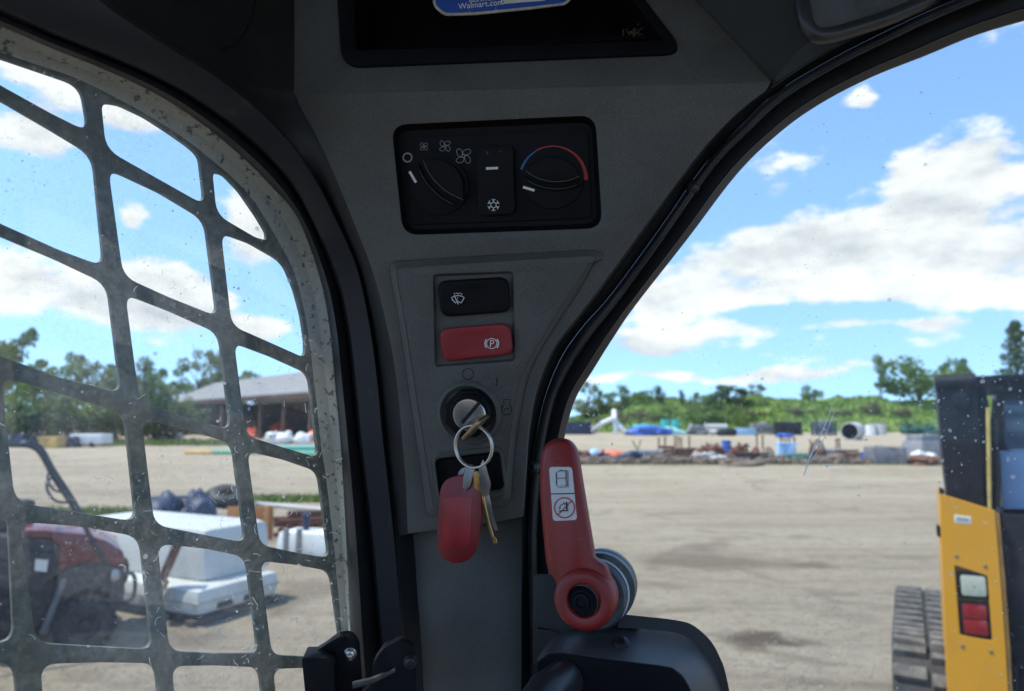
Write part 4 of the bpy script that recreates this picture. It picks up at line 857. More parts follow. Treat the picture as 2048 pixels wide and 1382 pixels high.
# ---- embankment
M_bank = mat('embankment_grass', (.14, .24, .035), .95, col2=(.26, .34, .085), vs_=.14, thr=(.32, .70), bump=.8, bs=1.2, stretch=(.6, 1, 1.8))
D0 = DY(866)
mb = MB(); rows = []
for j in range(9):
    t = j / 8; row = []
    for i in range(60):
        x = 4 + i * 2.2; top = 5.9 * min(1, max(.25, (x - 2) / 20)) + .5 * math.sin(x * .31) + .3 * math.sin(x * .83 + 1)
        row.append(Vector((x, D0 + 4 + 16 * t + 1.2 * math.sin(x * .2), -.1 + top * (t ** .8) + .25 * math.sin(x * 1.3 + j * 2.1) * t)))
    rows.append(row)
rows.append([Vector((p.x, p.y + 40, p.z - .6)) for p in rows[-1]])
mb.loft(rows); mesh_obj('embankment', mb, M_bank, smooth=60, kind='structure')
mb = MB()
for k in range(26000):
    i = rnd.uniform(0, 58.9); j = rnd.uniform(0, 8.6); i0, j0 = int(i), int(j); fi, fj = i - i0, j - j0
    if j0 >= 8: c = rows[8][i0].lerp(rows[8][i0 + 1], fi)
    else: c = rows[j0][i0].lerp(rows[j0][i0 + 1], fi).lerp(rows[j0 + 1][i0].lerp(rows[j0 + 1][i0 + 1], fi), fj)
    hh = rnd.uniform(.25, .75); a = rnd.random() * 6.28; w = hh * .35
    mb.add([c + Vector((math.cos(a) * w, math.sin(a) * w, -.05)), c - Vector((math.cos(a) * w, math.sin(a) * w, .05)), c + Vector((rnd.uniform(-.3, .3), rnd.uniform(-.3, .3), hh))], [(0, 1, 2)])
o = mesh_obj('meadow_grass', mb, mat('meadow', (.15, .25, .038), .85, col2=(.29, .37, .10), vs_=.16), smooth=None, kind='stuff'); o['label'] = 'tall meadow grass covering the embankment'

# ---- trees
def leaf_mat(name, a, b):
    m = mat(name, a, .6, col2=b, vs_=2.2, thr=(.3, .7)); p = m.node_tree.nodes['Principled BSDF']; t = m.node_tree
    tl = t.nodes.new('ShaderNodeBsdfTranslucent'); tl.inputs[0].default_value = (b[0] * 1.2, b[1] * 1.2, b[2] * .8, 1); mx = t.nodes.new('ShaderNodeMixShader'); mx.inputs[0].default_value = .3
    o = [n for n in t.nodes if n.type == 'OUTPUT_MATERIAL'][0]; t.links.new(p.outputs[0], mx.inputs[1]); t.links.new(tl.outputs[0], mx.inputs[2]); t.links.new(mx.outputs[0], o.inputs[0]); return m
LEAF = [leaf_mat('leaf_fresh', (.075, .145, .028), (.17, .25, .06)), leaf_mat('leaf_dark', (.03, .065, .018), (.08, .125, .035)), leaf_mat('leaf_pale', (.12, .165, .07), (.22, .26, .13)), leaf_mat('leaf_brown', (.12, .10, .07), (.19, .165, .11))]
M_bark = mat('bark', (.10, .08, .06), .95, var=.4, vs_=8)
def proto_tree(seed, shape, leaves, lsize):
    r = random.Random(seed); trunk = MB(); h = 1.0
    tp = [Vector((0, 0, -.02)), Vector((.01, .005, .15)), Vector((.02 * r.uniform(-1, 1), .01, .35)), Vector((.03 * r.uniform(-1, 1), .02, .62))]
    trunk.tube(tp, [.028, .022, .017, .008], 7)
    cl = []
    nC = {'round': 20, 'open': 16, 'conifer': 22, 'bush': 14, 'tall': 20}[shape]
    for k in range(nC):
        if shape == 'conifer':
            z = .15 + .82 * (k / nC); rr = .34 * (1.02 - z) ** .8; a = k * 2.4; c = Vector((rr * .6 * math.cos(a), rr * .6 * math.sin(a), z)); s = Vector((.05 + rr * .5, .05 + rr * .5, .05))
        elif shape == 'bush':
            a = r.random() * 6.28; q = r.random() ** .5 * .36; c = Vector((q * math.cos(a), q * math.sin(a), r.uniform(.2, .85 - q * .8))); s = Vector((.16, .16, .14)) * r.uniform(.7, 1.2)
        else:
            a = r.random() * 6.28; z = r.uniform(.28, .93); env = math.sin(math.pi * min(1, max(0, (z - .12) / .93))) ** .6
            q = r.random() ** .5 * (.36 if shape != 'tall' else .22) * env; c = Vector((q * math.cos(a), q * math.sin(a), z)); s = Vector((.13, .13, .09)) * r.uniform(.55, 1.25) * (.8 if shape == 'open' else 1)
        cl.append((c, s))
        if shape != 'bush' and k % 2 == 0: b = tp[2].lerp(tp[3], r.random()) if c.z > .4 else tp[1]; trunk.tube([b, b.lerp(c, .5) + Vector((0, 0, .03)), c], [.009, .006, .002], 5)
        if shape == 'bush' and k % 3 == 0: trunk.tube([Vector((0, 0, 0)), c * .5, c], [.012, .008, .003], 5)
    crown = MB()
    for k in range(leaves):
        c, s = cl[int(r.random() * len(cl))]; d = Vector((r.gauss(0, 1), r.gauss(0, 1), r.gauss(0, 1))).normalized() * r.random() ** .33
        p = c + Vector((d.x * s.x, d.y * s.y, d.z * s.z)); a = Vector((r.gauss(0, 1), r.gauss(0, 1), r.gauss(0, .7))).normalized(); b = a.orthogonal().normalized(); b.rotate(Matrix.Rotation(r.random() * 6.28, 3, a)); e = a.cross(b); q = lsize * r.uniform(.6, 1.4)
        crown.add([p - b * q, p + e * q * .6, p + b * q, p - e * q * .6], [(0, 1, 2, 3)])
    mt = bpy.data.meshes.new('trunk'); mt.from_pydata(trunk.v, [], trunk.f); finish(mt, 60); mt.materials.append(M_bark)
    mc = bpy.data.meshes.new('crown'); mc.from_pydata(crown.v, [], crown.f); mc.materials.append(LEAF[0]); return mt, mc
PROTO = {'round': proto_tree(1, 'round', 2600, .022), 'open': proto_tree(2, 'open', 1700, .021), 'conifer': proto_tree(3, 'conifer', 2600, .02), 'bush': proto_tree(4, 'bush', 1500, .03), 'tall': proto_tree(5, 'tall', 2000, .02), 'round2': proto_tree(6, 'round', 2200, .024)}
def tree(px, top, base, wpx, shape, leaf, label, group, D=None, name='tree', cat='tree', z0=None):
    D = D or DY(base); b = at(px, base, D); z = 0 if z0 is None else z0; b.z = z; t = at(px, top, D); h = t.z - z; w = wpx * pxm(D)
    o = thing(name, label, cat, b, group); o.rotation_euler.z = rnd.random() * 6.28
    mt, mc = PROTO[shape]; s = (w / .78, w / .78, h / .98)
    for nm, me, m in (('trunk', mt, None), ('crown', mc, LEAF[leaf])):
        q = bpy.data.objects.new(nm, me); link(q); q.parent = o; q.scale = s; ORG[q.name] = b
        if m is not None: q.material_slots[0].link = 'OBJECT'; q.material_slots[0].material = m
ORD = ['first', 'second', 'third', 'fourth', 'fifth', 'sixth', 'seventh', 'eighth', 'ninth', 'tenth', 'eleventh', 'twelfth', 'thirteenth', 'fourteenth', 'fifteenth', 'sixteenth', 'seventeenth', 'eighteenth']
TL = [(-140, 690, 150, 'round'), (-40, 668, 130, 'round2'), (28, 655, 90, 'open'), (100, 712, 120, 'round'), (165, 708, 110, 'open'), (232, 722, 90, 'round2'), (285, 716, 80, 'tall'), (330, 738, 90, 'open'), (392, 698, 90, 'open'), (436, 700, 70, 'tall'), (480, 735, 90, 'round'), (560, 752, 110, 'round2')]
for k, (x, t, w, s) in enumerate(TL): tree(x, t, 884, w, s, (2, 2, 2, 0, 2, 2, 2, 0)[k % 8], f'{ORD[k]} tall tree from the left in the tree line beyond the side window', 'trees of the left tree line', D=DY(880) + rnd.uniform(-4, 8) if k < 8 else DY(866) + 12)  # pale leaves put the haze over these tree rows into the crown colour
for k, (x, t, w) in enumerate(((-90, 735, 100), (-10, 742, 90), (62, 752, 90), (130, 748, 90), (200, 760, 90), (262, 755, 80), (310, 762, 70), (355, 758, 70), (415, 742, 80), (455, 750, 70))): tree(x, t, 884, w, ('round2', 'round')[k % 2], (2, 0, 2)[k % 3], f'{ORD[k]} lower tree from the left in the back row of the tree line', 'back row of the left tree line', D=DY(876) + 12 if k < 7 else DY(866) + 20)
for k, x in enumerate((-150, -70, 5, 50, 95, 140, 185, 225, 265, 305, 345)): tree(x, 778 + rnd.uniform(-22, 14), 888, 120, 'bush', (1, 0, 1, 0, 1)[k % 5], f'{ORD[k]} leafy bush from the left, below the hazy tree line', 'bushes of the left tree line', D=DY(886), name='bush', cat='bush')
for k, (x, t, w, lf) in enumerate(((1180, 792, 90, 2), (1225, 796, 80, 2), (1262, 792, 80, 0), (1305, 796, 80, 2), (1350, 796, 70, 0), (1395, 796, 70, 2), (1440, 792, 70, 0))): tree(x, t, 858, w, 'bush', lf, f'{ORD[k]} rounded shrub from the left along the crest of the far bank', 'shrubs along the bank crest', D=D0 + 17, name='shrub', cat='shrub', z0=2.0)
BT = [(1175, 762, 60, 'open', 2), (1215, 778, 55, 'round', 0), (1248, 770, 46, 'tall', 0), (1285, 778, 60, 'round2', 0), (1318, 772, 40, 'tall', 1), (1365, 780, 22, 'tall', 1), (1410, 782, 60, 'round', 0), (1462, 766, 80, 'round2', 1), (1510, 768, 60, 'open', 2)]
for k, (x, t, w, s, lf) in enumerate(BT): tree(x, t, 862, w, s, lf, f'{ORD[k]} tree from the left along the far bank seen through the front window', 'trees on the far bank', D=D0 + 16, z0=1.5)
for k, (x, t, w, lf) in enumerate(((1230, 815, 70, 3), (1290, 812, 80, 3), (1340, 800, 80, 0), (1400, 798, 90, 0), (1455, 800, 90, 0))): tree(x, t, 864, w, 'bush', lf, f'{ORD[k]} shrub from the left at the foot of the far trees', 'shrubs below the far trees', D=D0 + 9, name='shrub', cat='shrub')
for k, (x, t, b_, w, lf) in enumerate(((1600, 812, 840, 60, 3), (1500, 818, 842, 70, 3), (1740, 800, 840, 46, 3), (1680, 818, 842, 50, 3), (1800, 815, 842, 50, 3))): tree(x, t, b_, w, 'bush', lf, ['grey-brown shrub in the middle of the grassy embankment', 'leftmost grey-brown shrub on the grassy embankment', 'tallest grey-brown shrub on the embankment above the culvert pipe', 'grey-brown shrub on the embankment left of the culvert pipe', 'rightmost grey-brown shrub on the grassy embankment'][k], 'brown shrubs on the embankment', D=D0 + 11, name='shrub', cat='shrub', z0=2.8)
tree(1620, 764, 800, 46, 'bush', 0, 'small bright bush standing on the embankment crest', None, D=D0 + 20, name='bush', cat='bush', z0=5)
tree(1838, 698, 800, 150, 'bush', 0, 'wide leafy tree on the embankment above the culvert pipe', None, D=D0 + 20, z0=5)
tree(1762, 710, 800, 50, 'tall', 0, 'narrow leafy tree at the left of the wide tree on the embankment', None, D=D0 + 20, z0=5)
tree(1915, 712, 800, 60, 'round2', 0, 'small leafy tree between the wide tree and the dark conifer', None, D=D0 + 22, z0=5)
tree(2040, 640, 800, 100, 'conifer', 1, 'tall dark conifer above the yellow loader', None, D=D0 + 20, z0=5)
tree(2130, 650, 800, 110, 'round', 1, 'dark tree at the right of the tall conifer', None, D=D0 + 24, z0=5)

# ---- open pole barn
M_roofm = mat('barn_roof', (.30, .29, .28), .55, metal=.2, var=.12, vs_=.6); M_barn = mat('barn_board', (.10, .07, .055), .9, var=.4, vs_=1.2); M_post = mat('barn_post', (.14, .09, .07), .9, var=.3, vs_=2)
A = at(345, 806, DY(868)); A.z = 0; B_ = at(720, 780, DY(889)); B_.z = 0; ew = CAM.z + (840 - 768) * DY(886) / FPX
axd = (B_ - A).normalized(); nb = Vector((-axd.y, axd.x, 0)); Lb = (B_ - A).length; eh = 4.6
barn = thing('pole_barn', 'long open pole barn with grey metal roof beyond the side window', 'barn', A)
rot = Matrix((axd, nb, UP)).transposed()
wdt = 12
mb = MB()
for s0, s1 in ((-.8, wdt / 2), (wdt + .8, wdt / 2)):
    p = [A + nb * s0 + UP * eh, A + axd * Lb + nb * s0 + UP * eh, A + axd * Lb + nb * s1 + UP * (eh + 3.0), A + nb * s1 + UP * (eh + 3.0)]; q = [v + UP * .18 for v in p]
    mb.add(p + q, [(0, 1, 2, 3), (7, 6, 5, 4), (0, 4, 5, 1), (1, 5, 6, 2), (2, 6, 7, 3), (3, 7, 4, 0)])
roof_o = mesh_obj('roof', mb, M_roofm, barn, smooth=None)
mb = MB()
for k in range(int(Lb / 1.0)):
    a = A + axd * (k + .5); mb.tube([a + nb * -.8 + UP * (eh + .19), a + nb * wdt / 2 + UP * (eh + 3.19)], .03, 4)
mesh_obj('roof_rib', mb, M_roofm, roof_o, smooth=None, kind='stuff')
mesh_obj('back_wall', MB().box(A + axd * Lb / 2 + nb * wdt + UP * eh / 2, (Lb, .15, eh), rot), M_barn, barn)
mesh_obj('end_wall', MB().box(A + nb * wdt / 2 + UP * eh / 2, (.15, wdt, eh), rot), M_barn, barn)
mesh_obj('fascia', MB().box(A + axd * Lb / 2 + nb * -.5 + UP * (eh - .2), (Lb, .12, .5), rot), mat('barn_fascia', (.22, .12, .09), .9), barn)
for k in range(9): mesh_obj('post', MB().box(A + axd * (Lb * (k + .5) / 9) + UP * (eh / 2 - .1), (.28, .28, eh - .2), rot), M_post, barn)

# ================================================================== scattered things of the yard
COL = {}
def cm(name, col, **k): return mat(name, col, k.pop('rough', .75), **k)
C_ = dict(rust=cm('rusty_steel', (.20, .085, .05), col2=(.11, .06, .045), vs_=5, rough=.9), darkrust=cm('dark_rust', (.12, .05, .035), col2=(.20, .09, .06), vs_=7, rough=.9), tan=cm('tan_wood', (.34, .25, .17), var=.3, vs_=4), grey=cm('grey_steel', (.22, .22, .23), var=.3, vs_=3, rough=.6), pale=cm('pale_grey', (.50, .49, .47), var=.2, vs_=3),
          white=cm('white_poly', (.72, .74, .74), var=.1, vs_=3, rough=.5), ltblue=cm('light_blue_poly', (.38, .58, .80), var=.1, vs_=3, rough=.5), blue=cm('blue_tarp', (.05, .13, .46), var=.25, vs_=2, rough=.5), navy=cm('navy_steel', (.03, .045, .09), var=.3, vs_=3, rough=.55), black=cm('black_poly', (.018, .018, .02), var=.3, vs_=4, rough=.55), teal=cm('turquoise_poly', (.05, .45, .42), var=.2, vs_=3, rough=.5),
          paleteal=cm('pale_turquoise_wrap', (.35, .62, .62), var=.2, vs_=3, rough=.4), red=cm('red_orange_tarp', (.62, .10, .05), col2=(.65, .25, .15), vs_=4, rough=.6), orange=cm('orange_poly', (.85, .13, .04), var=.2, vs_=3, rough=.5), green=cm('green_pipe', (.06, .33, .20), var=.2, vs_=2, rough=.5), dkgreen=cm('dark_green_steel', (.03, .10, .075), var=.4, vs_=4), earth=cm('earth', (.16, .12, .09), var=.4, vs_=4, rough=.95), yellowtan=cm('yellow_tan', (.55, .36, .12), var=.2, vs_=2), ply=cm('orange_plywood', (.46, .20, .07), var=.2, vs_=8, stretch=(8, 8, 1)))
def lump(mb, c, s, seed, sub=2, rough=.22):
    bm = bmesh.new(); bmesh.ops.create_icosphere(bm, subdivisions=sub, radius=1); r = random.Random(seed); off = [(r.uniform(1, 4), r.uniform(0, 6), Vector((r.gauss(0, 1), r.gauss(0, 1), r.gauss(0, 1)))) for _ in range(6)]
    V = []
    for v in bm.verts:
        k = 1 + rough * sum(math.sin(v.co.dot(d) * f + p) for f, p, d in off) / 2.2; q = v.co * k; V.append(Vector(c) + Vector((q.x * s[0], q.y * s[1], max(q.z, -.35) * s[2])))
    mb.add(V, [tuple(v.index for v in f.verts) for f in bm.faces]); bm.free()
def rotz(a): return Matrix.Rotation(a, 3, 'Z')
SEED = [100]
def item(kind, x0, x1, top, base, colour, name, cat, label, group=None, D=None):
    SEED[0] += 1; r = random.Random(SEED[0]); D = D or DY(base); c = at((x0 + x1) / 2, base, D); c.z = 0; w = (x1 - x0) * pxm(D); h = max(.1, (CAM.z + (840 - top) * D / FPX)); m = C_[colour]
    t = thing(name, label, cat, c, group); dp = min(w, 2.5) * .7
    P = lambda nm, mb, mm=None, **k: mesh_obj(nm, mb, mm or m, t, **k)
    if kind == 'heap':
        mb = MB(); lump(mb, c + UP * h * .25, (w * .48, dp * .5, h * .62), SEED[0], 3, .3); P('mound', mb, smooth=60)
        for k in range(4): mb = MB(); a = r.uniform(-.42, .42); lump(mb, c + Vector((a * w, -dp * .35 * r.random(), h * r.uniform(.25, .7))), (w * .13, w * .12, h * .26), SEED[0] * 7 + k, 2, .35); P('lump', mb, smooth=60)
    elif kind == 'bundle':
        for k in range(5): 
            mb = MB(); a = (k - 2) / 5; lump(mb, c + Vector((a * w * .9, r.uniform(-.3, .3) * dp, h * .3)), (w * .22, dp * .4, h * r.uniform(.5, .68)), SEED[0] * 3 + k, 3, .3); P('fold', mb, smooth=70)
        P('cross_bar', MB().tube([c + Vector((-w * .5, -.1, h * .93)), c + Vector((w * .3, 0, h * .97))], h * .05, 8), C_['grey'])
    elif kind == 'beams':
        n = 7
        for k in range(n):
            z = h * (k // 2 + .5) / ((n + 1) // 2); l = w * r.uniform(.6, 1); th = h / ((n + 1) // 2) * .8
            P('beam', MB().box(c + Vector((r.uniform(-.1, .1) * w, r.uniform(-.3, .3) * dp, z)), (l, th * r.uniform(.8, 1.8), th), rotz(r.uniform(-.25, .25)) @ Matrix.Rotation(r.uniform(-.06, .06), 3, 'Y')), bevel=th * .06)
    elif kind == 'stake':
        lean = Vector((r.uniform(-.06, .06) * h, 0, h)); P('shaft', MB().tube([c - UP * .05, c + lean * .5, c + lean], w * .5, 7)); P('cap', MB().box(c + lean, (w * 1.5, w * 1.5, w * .6)))
    elif kind == 'box':
        P('body', MB().box(c + UP * h * .46, (w, dp, h * .9), rotz(r.uniform(-.25, .25)), taper=.97), bevel=min(w, h) * .07); P('lid', MB().box(c + UP * h * .94, (w * 1.03, dp * 1.03, h * .1), rotz(0)), bevel=h * .03)
        for s in (-.3, .3): P('band', MB().box(c + Vector((s * w, -dp * .53, h * .46)), (w * .05, .03, h * .8)))
    elif kind == 'barrel':
        q = w / 2; P('drum', MB().lathe(c, UP, [(0, 0), (q * .95, 0), (q, .03 * h), (q * .97, .06 * h), (q * .97, .32 * h), (q, .34 * h), (q * .97, .36 * h), (q * .97, .64 * h), (q, .66 * h), (q * .97, .68 * h), (q * .97, .95 * h), (q, .97 * h), (q, h), (q * .9, .98 * h), (0, .98 * h)], 20)); P('bung', MB().lathe(c + Vector((q * .5, 0, h * .98)), UP, [(q * .15, 0), (q * .15, .03 * h), (0, .03 * h)], 8))
    elif kind == 'coil':
        for k in range(4):
            z = h * (k + .5) / 4; P('loop', MB().tube([c + Vector((w * .42 * math.cos(a), dp * .5 * math.sin(a), z + .04 * h * math.sin(a * 3 + k))) for a in [2 * math.pi * i / 20 for i in range(20)]], h / 8.5, 7, closed=True))
        mb = MB(); lump(mb, c + UP * h * .3, (w * .35, dp * .4, h * .5), SEED[0], 2); P('core', mb, smooth=60)
    elif kind == 'brush':
        for k in range(22):
            a = c + Vector((r.uniform(-.5, .5) * w, r.uniform(-.4, .4) * dp, r.uniform(0, .3) * h)); b = c + Vector((r.uniform(-.5, .5) * w, r.uniform(-.4, .4) * dp, r.uniform(.4, 1.05) * h)); P('rod', MB().tube([a, a.lerp(b, .5) + UP * .08 * h, b], h * .045, 5))
        mb = MB(); lump(mb, c + UP * h * .2, (w * .45, dp * .4, h * .5), SEED[0], 3, .35); P('tangle', mb, smooth=60)
    elif kind == 'rocks':
        for k in range(7):
            s = w * r.uniform(.12, .22); mb = MB(); lump(mb, c + Vector((r.uniform(-.4, .4) * w, r.uniform(-.3, .3) * dp, h * r.uniform(.15, .55))), (s, s * .8, min(s, h * .42)), SEED[0] * 9 + k, 2, .25); P('rock', mb, smooth=30)
    elif kind == 'crate':
        for a in (-1, 1):
            for b in (-1, 1): P('corner_post', MB().box(c + Vector((a * w * .46, b * dp * .46, h * .48)), (w * .06, w * .06, h * .96)))
        n = 6
        for k in range(n):
            z = h * (k + .6) / n
            P('slat', MB().box(c + Vector((0, -dp * .5, z)), (w, .03, h / n * .7))); P('slat', MB().box(c + Vector((0, dp * .5, z)), (w, .03, h / n * .7)))
            P('slat', MB().box(c + Vector((-w * .5, 0, z)), (.03, dp, h / n * .7))); P('slat', MB().box(c + Vector((w * .5, 0, z)), (.03, dp, h / n * .7)))
        mb = MB(); lump(mb, c + UP * h * .45, (w * .42, dp * .42, h * .62), SEED[0], 2, .2); P('load', mb, C_['grey'], smooth=60)
    elif kind == 'arch':
        P('hoop', MB().tube([c + Vector((w * .45 * math.cos(a), .1 * math.sin(a * 2), h * .95 * math.sin(a))) for a in [math.pi * i / 14 for i in range(15)]], min(w, h) * .07, 8)); P('hoop', MB().tube([c + Vector((w * .38 * math.cos(a), .35, h * .8 * math.sin(a))) for a in [math.pi * i / 14 for i in range(15)]], min(w, h) * .06, 8)); mb = MB(); lump(mb, c + UP * h * .15, (w * .4, dp * .4, h * .4), SEED[0], 2, .3); P('scrap', mb, smooth=60)
    elif kind == 'culvert':
        d = Vector((.55, .83, 0)); L_ = 5.0; q = h / 2; cc = c + UP * q
        P('shell', MB().lathe(cc, d, [(q * .9, 0), (q, 0), (q, L_), (q * .9, L_), (q * .9, 0)], 28), smooth=40); P('shaded_bore', MB().lathe(cc, d, [(q * .895, .05), (q * .895, L_ - .05)], 28), C_['black'], smooth=40)  # black lining paints the shade inside the pale pipe
        P('shade_disc', MB().lathe(cc + d * (L_ * .6), d, [(0, 0), (q * .894, 0)], 28), C_['black'])  # black disc added partway in, standing for the dark of the inside
        for k in range(6): P('corrugation', MB().lathe(cc + d * (.3 + k * .85), d, [(q, -.12), (q * 1.04, 0), (q, .12)], 28), smooth=60)
    elif kind == 'pipes':
        n = 5
        for k in range(n):
            q = h / 4.4; z = q + (k % 3) * q * 1.5 * (k % 2); P('pipe', MB().lathe(c + Vector((-w / 2, (k - 2) * q * 2.1, q if k % 2 == 0 else q * 2.8)), Vector((1, r.uniform(-.06, .06), 0)), [(q * .8, 0), (q, 0), (q, w), (q * .8, w), (q * .8, 0)], 12), smooth=40)
    elif kind == 'machine':
        P('body', MB().box(c + UP * h * .45, (w * .6, dp, h * .6), rotz(.2), taper=.8), bevel=h * .05); P('top_box', MB().box(c + Vector((w * .05, 0, h * .86)), (w * .5, dp * .7, h * .26), rotz(.2)), bevel=h * .04); P('boom', MB().tube([c + Vector((w * .2, 0, h * .9)), c + Vector((w * .55, -.1, h * .75))], h * .06, 8))
        for s in (-1, 1): P('skid', MB().box(c + Vector((s * w * .25, 0, h * .06)), (w * .1, dp * 1.2, h * .12)))
        for s in (-1, 1): P('strut', MB().tube([c + Vector((s * w * .3, -dp * .4, 0)), c + Vector((s * w * .15, -dp * .3, h * .7))], h * .03, 6))
    return t
FAR = 'far row of stored things'
for a in [('box', 1128, 1182, 843, 869, 'navy', 'container', 'container', 'dark blue container at the left end of the far row'),
          ('heap', 1142, 1190, 838, 868, 'pale', 'covered_heap', 'heap', 'pale grey covered heap beside the white tripod frame'),
          ('heap', 1255, 1328, 851, 871, 'blue', 'tarp_heap', 'tarp', 'bright blue tarp spread in front of the turquoise heap'),
          ('heap', 1262, 1312, 845, 868, 'teal', 'wrapped_heap', 'heap', 'turquoise wrapped heap behind the bright blue tarp'),
          ('barrel', 1322, 1340, 838, 868, 'teal', 'barrel', 'barrel', 'left of the two tall turquoise barrels'),
          ('barrel', 1344, 1360, 838, 867, 'teal', 'barrel', 'barrel', 'right of the two tall turquoise barrels'),
          ('heap', 1318, 1372, 852, 870, 'paleteal', 'wrapped_heap', 'heap', 'pale turquoise wrapped bundle in front of the turquoise barrels'),
          ('heap', 1372, 1424, 846, 870, 'grey', 'covered_heap', 'heap', 'grey heap at the right of the turquoise barrels'),
          ('pipes', 1412, 1450, 844, 870, 'pale', 'pipe_stack', 'pipes', 'pale stack of pipes behind the black bags'),
          ('heap', 1428, 1468, 854, 872, 'black', 'bag_heap', 'bags', 'black heap of bags left of the light blue box'),
          ('box', 1467, 1508, 856, 870, 'ltblue', 'storage_box', 'box', 'long light blue box in the far row'),
          ('crate', 1504, 1548, 846, 869, 'grey', 'crate', 'crate', 'grey slatted crate right of the long light blue box'),
          ('coil', 1545, 1608, 843, 870, 'black', 'hose_coil', 'coil', 'large black coil of hose in the far row'),
          ('heap', 1552, 1588, 864, 875, 'blue', 'tarp_heap', 'tarp', 'small blue tarp lying in front of the black hose coil'),
          ('crate', 1628, 1668, 843, 871, 'navy', 'crate', 'crate', 'blue-grey slatted crate left of the culvert pipe'),
          ('culvert', 1684, 1716, 845, 880, 'pale', 'culvert_pipe', 'pipe', 'large pale culvert pipe, its open end painted dark as shade'),
          ('barrel', 1732, 1752, 848, 870, 'white', 'barrel', 'barrel', 'left white barrel right of the culvert pipe'),
          ('barrel', 1752, 1772, 846, 870, 'pale', 'barrel', 'barrel', 'right pale barrel right of the culvert pipe'),
          ('brush', 1803, 1845, 842, 869, 'dkgreen', 'scrap_bundle', 'scrap', 'left dark green bundle of rods near the yellow loader'),
          ('brush', 1842, 1885, 845, 869, 'dkgreen', 'scrap_bundle', 'scrap', 'right dark green bundle of rods near the yellow loader')]:
    item(*a, group=FAR)
q = DY(869); fr_t = thing('tripod_frame', 'white tripod frame of pipes standing in the far row', 'frame', at(1225, 869, q) * 1.0, FAR)
for P in ([(1178, 869), (1205, 846), (1228, 836)], [(1228, 836), (1240, 855), (1256, 869)], [(1228, 822), (1229, 838), (1232, 869)]):
    pts = [at(x, y, q + (2 if i == 0 else 0)) for i, (x, y) in enumerate(P)]; mesh_obj('pipe_leg', MB().tube(pts, .35, 8), C_['white'], fr_t)
NEAR = 'scrap line across the yard'
for a in [('heap', 1140, 1180, 898, 921, 'rust', 'scrap_heap', 'scrap', 'rust red heap just beside the red lever'),
          ('heap', 1168, 1202, 900, 920, 'ltblue', 'plastic_sack', 'sack', 'pale blue sack at the left end of the scrap line'),
          ('box', 1196, 1218, 905, 922, 'navy', 'toolbox', 'box', 'dark blue box beside the red tarp heap'),
          ('heap', 1200, 1242, 898, 921, 'red', 'tarp_heap', 'tarp', 'crumpled red and orange tarp in the scrap line'),
          ('heap', 1238, 1282, 901, 925, 'navy', 'scrap_heap', 'scrap', 'dark heap right of the crumpled red tarp'),
          ('pipes', 1275, 1322, 895, 920, 'grey', 'pipe_stack', 'pipes', 'grey stack of pipes left of the rusty beams'),
          ('beams', 1316, 1352, 890, 920, 'darkrust', 'beam_stack', 'beams', 'dark rusty beams between the thin stakes'),
          ('beams', 1346, 1394, 894, 922, 'rust', 'beam_stack', 'beams', 'orange rusty beams below the row of stakes'),
          ('beams', 1300, 1352, 905, 926, 'tan', 'board_stack', 'boards', 'tan boards lying low in the scrap line'),
          ('rocks', 1384, 1428, 900, 920, 'pale', 'rock_pile', 'rocks', 'pale rocks in front of the rusty brush heap'),
          ('brush', 1400, 1448, 883, 918, 'darkrust', 'rebar_heap', 'scrap', 'left dark red tangle of rebar, beside the blue pail'),
          ('brush', 1455, 1496, 884, 918, 'darkrust', 'rebar_heap', 'scrap', 'right dark red tangle of rebar, beside the blue pail'),
          ('barrel', 1444, 1463, 880, 914, 'blue', 'pail', 'pail', 'blue pail between two rusty rebar tangles'),
          ('heap', 1420, 1452, 908, 924, 'white', 'sack', 'sack', 'white sack on the ground below the rebar tangle'),
          ('beams', 1468, 1548, 905, 925, 'black', 'beam_stack', 'beams', 'long black beams low in the scrap line'),
          ('heap', 1492, 1524, 896, 918, 'rust', 'scrap_heap', 'scrap', 'orange brown heap behind the long black beams'),
          ('arch', 1522, 1552, 892, 922, 'tan', 'hoop_stand', 'hoop', 'brown hoop left of the light blue box'),
          ('box', 1556, 1590, 884, 916, 'ltblue', 'storage_box', 'box', 'upright light blue box in the scrap line'),
          ('heap', 1570, 1625, 902, 926, 'dkgreen', 'scrap_heap', 'scrap', 'dark green heap right of the upright blue box'),
          ('arch', 1620, 1654, 878, 918, 'rust', 'hoop_stand', 'hoop', 'rusty hoop behind the glass scratch'),
          ('pipes', 1628, 1684, 893, 916, 'grey', 'pipe_stack', 'pipes', 'grey pipes right of the rusty hoop'),
          ('beams', 1672, 1732, 898, 923, 'rust', 'beam_stack', 'beams', 'rusty beams left of the blue barrel'),
          ('barrel', 1724, 1744, 903, 926, 'blue', 'barrel', 'barrel', 'blue barrel beside the wide grey crate'),
          ('crate', 1740, 1802, 893, 928, 'grey', 'crate', 'crate', 'wide grey crate in the scrap line'),
          ('machine', 1800, 1890, 868, 918, 'grey', 'old_machine', 'machine', 'grey derelict machine left of the yellow loader'),
          ('rocks', 1822, 1874, 894, 920, 'white', 'rock_pile', 'rocks', 'white rocks in front of the derelict machine'),
          ('heap', 1812, 1884, 908, 930, 'rust', 'scrap_heap', 'scrap', 'rust brown heap at the right end of the scrap line'),
          ('heap', 1655, 1700, 908, 928, 'earth', 'earth_heap', 'earth', 'low earth heap in front of the rusty beams'),
          ('heap', 1440, 1530, 914, 931, 'earth', 'earth_heap', 'earth', 'low earth heap in front of the black beams')]:
    item(*a, group=NEAR)
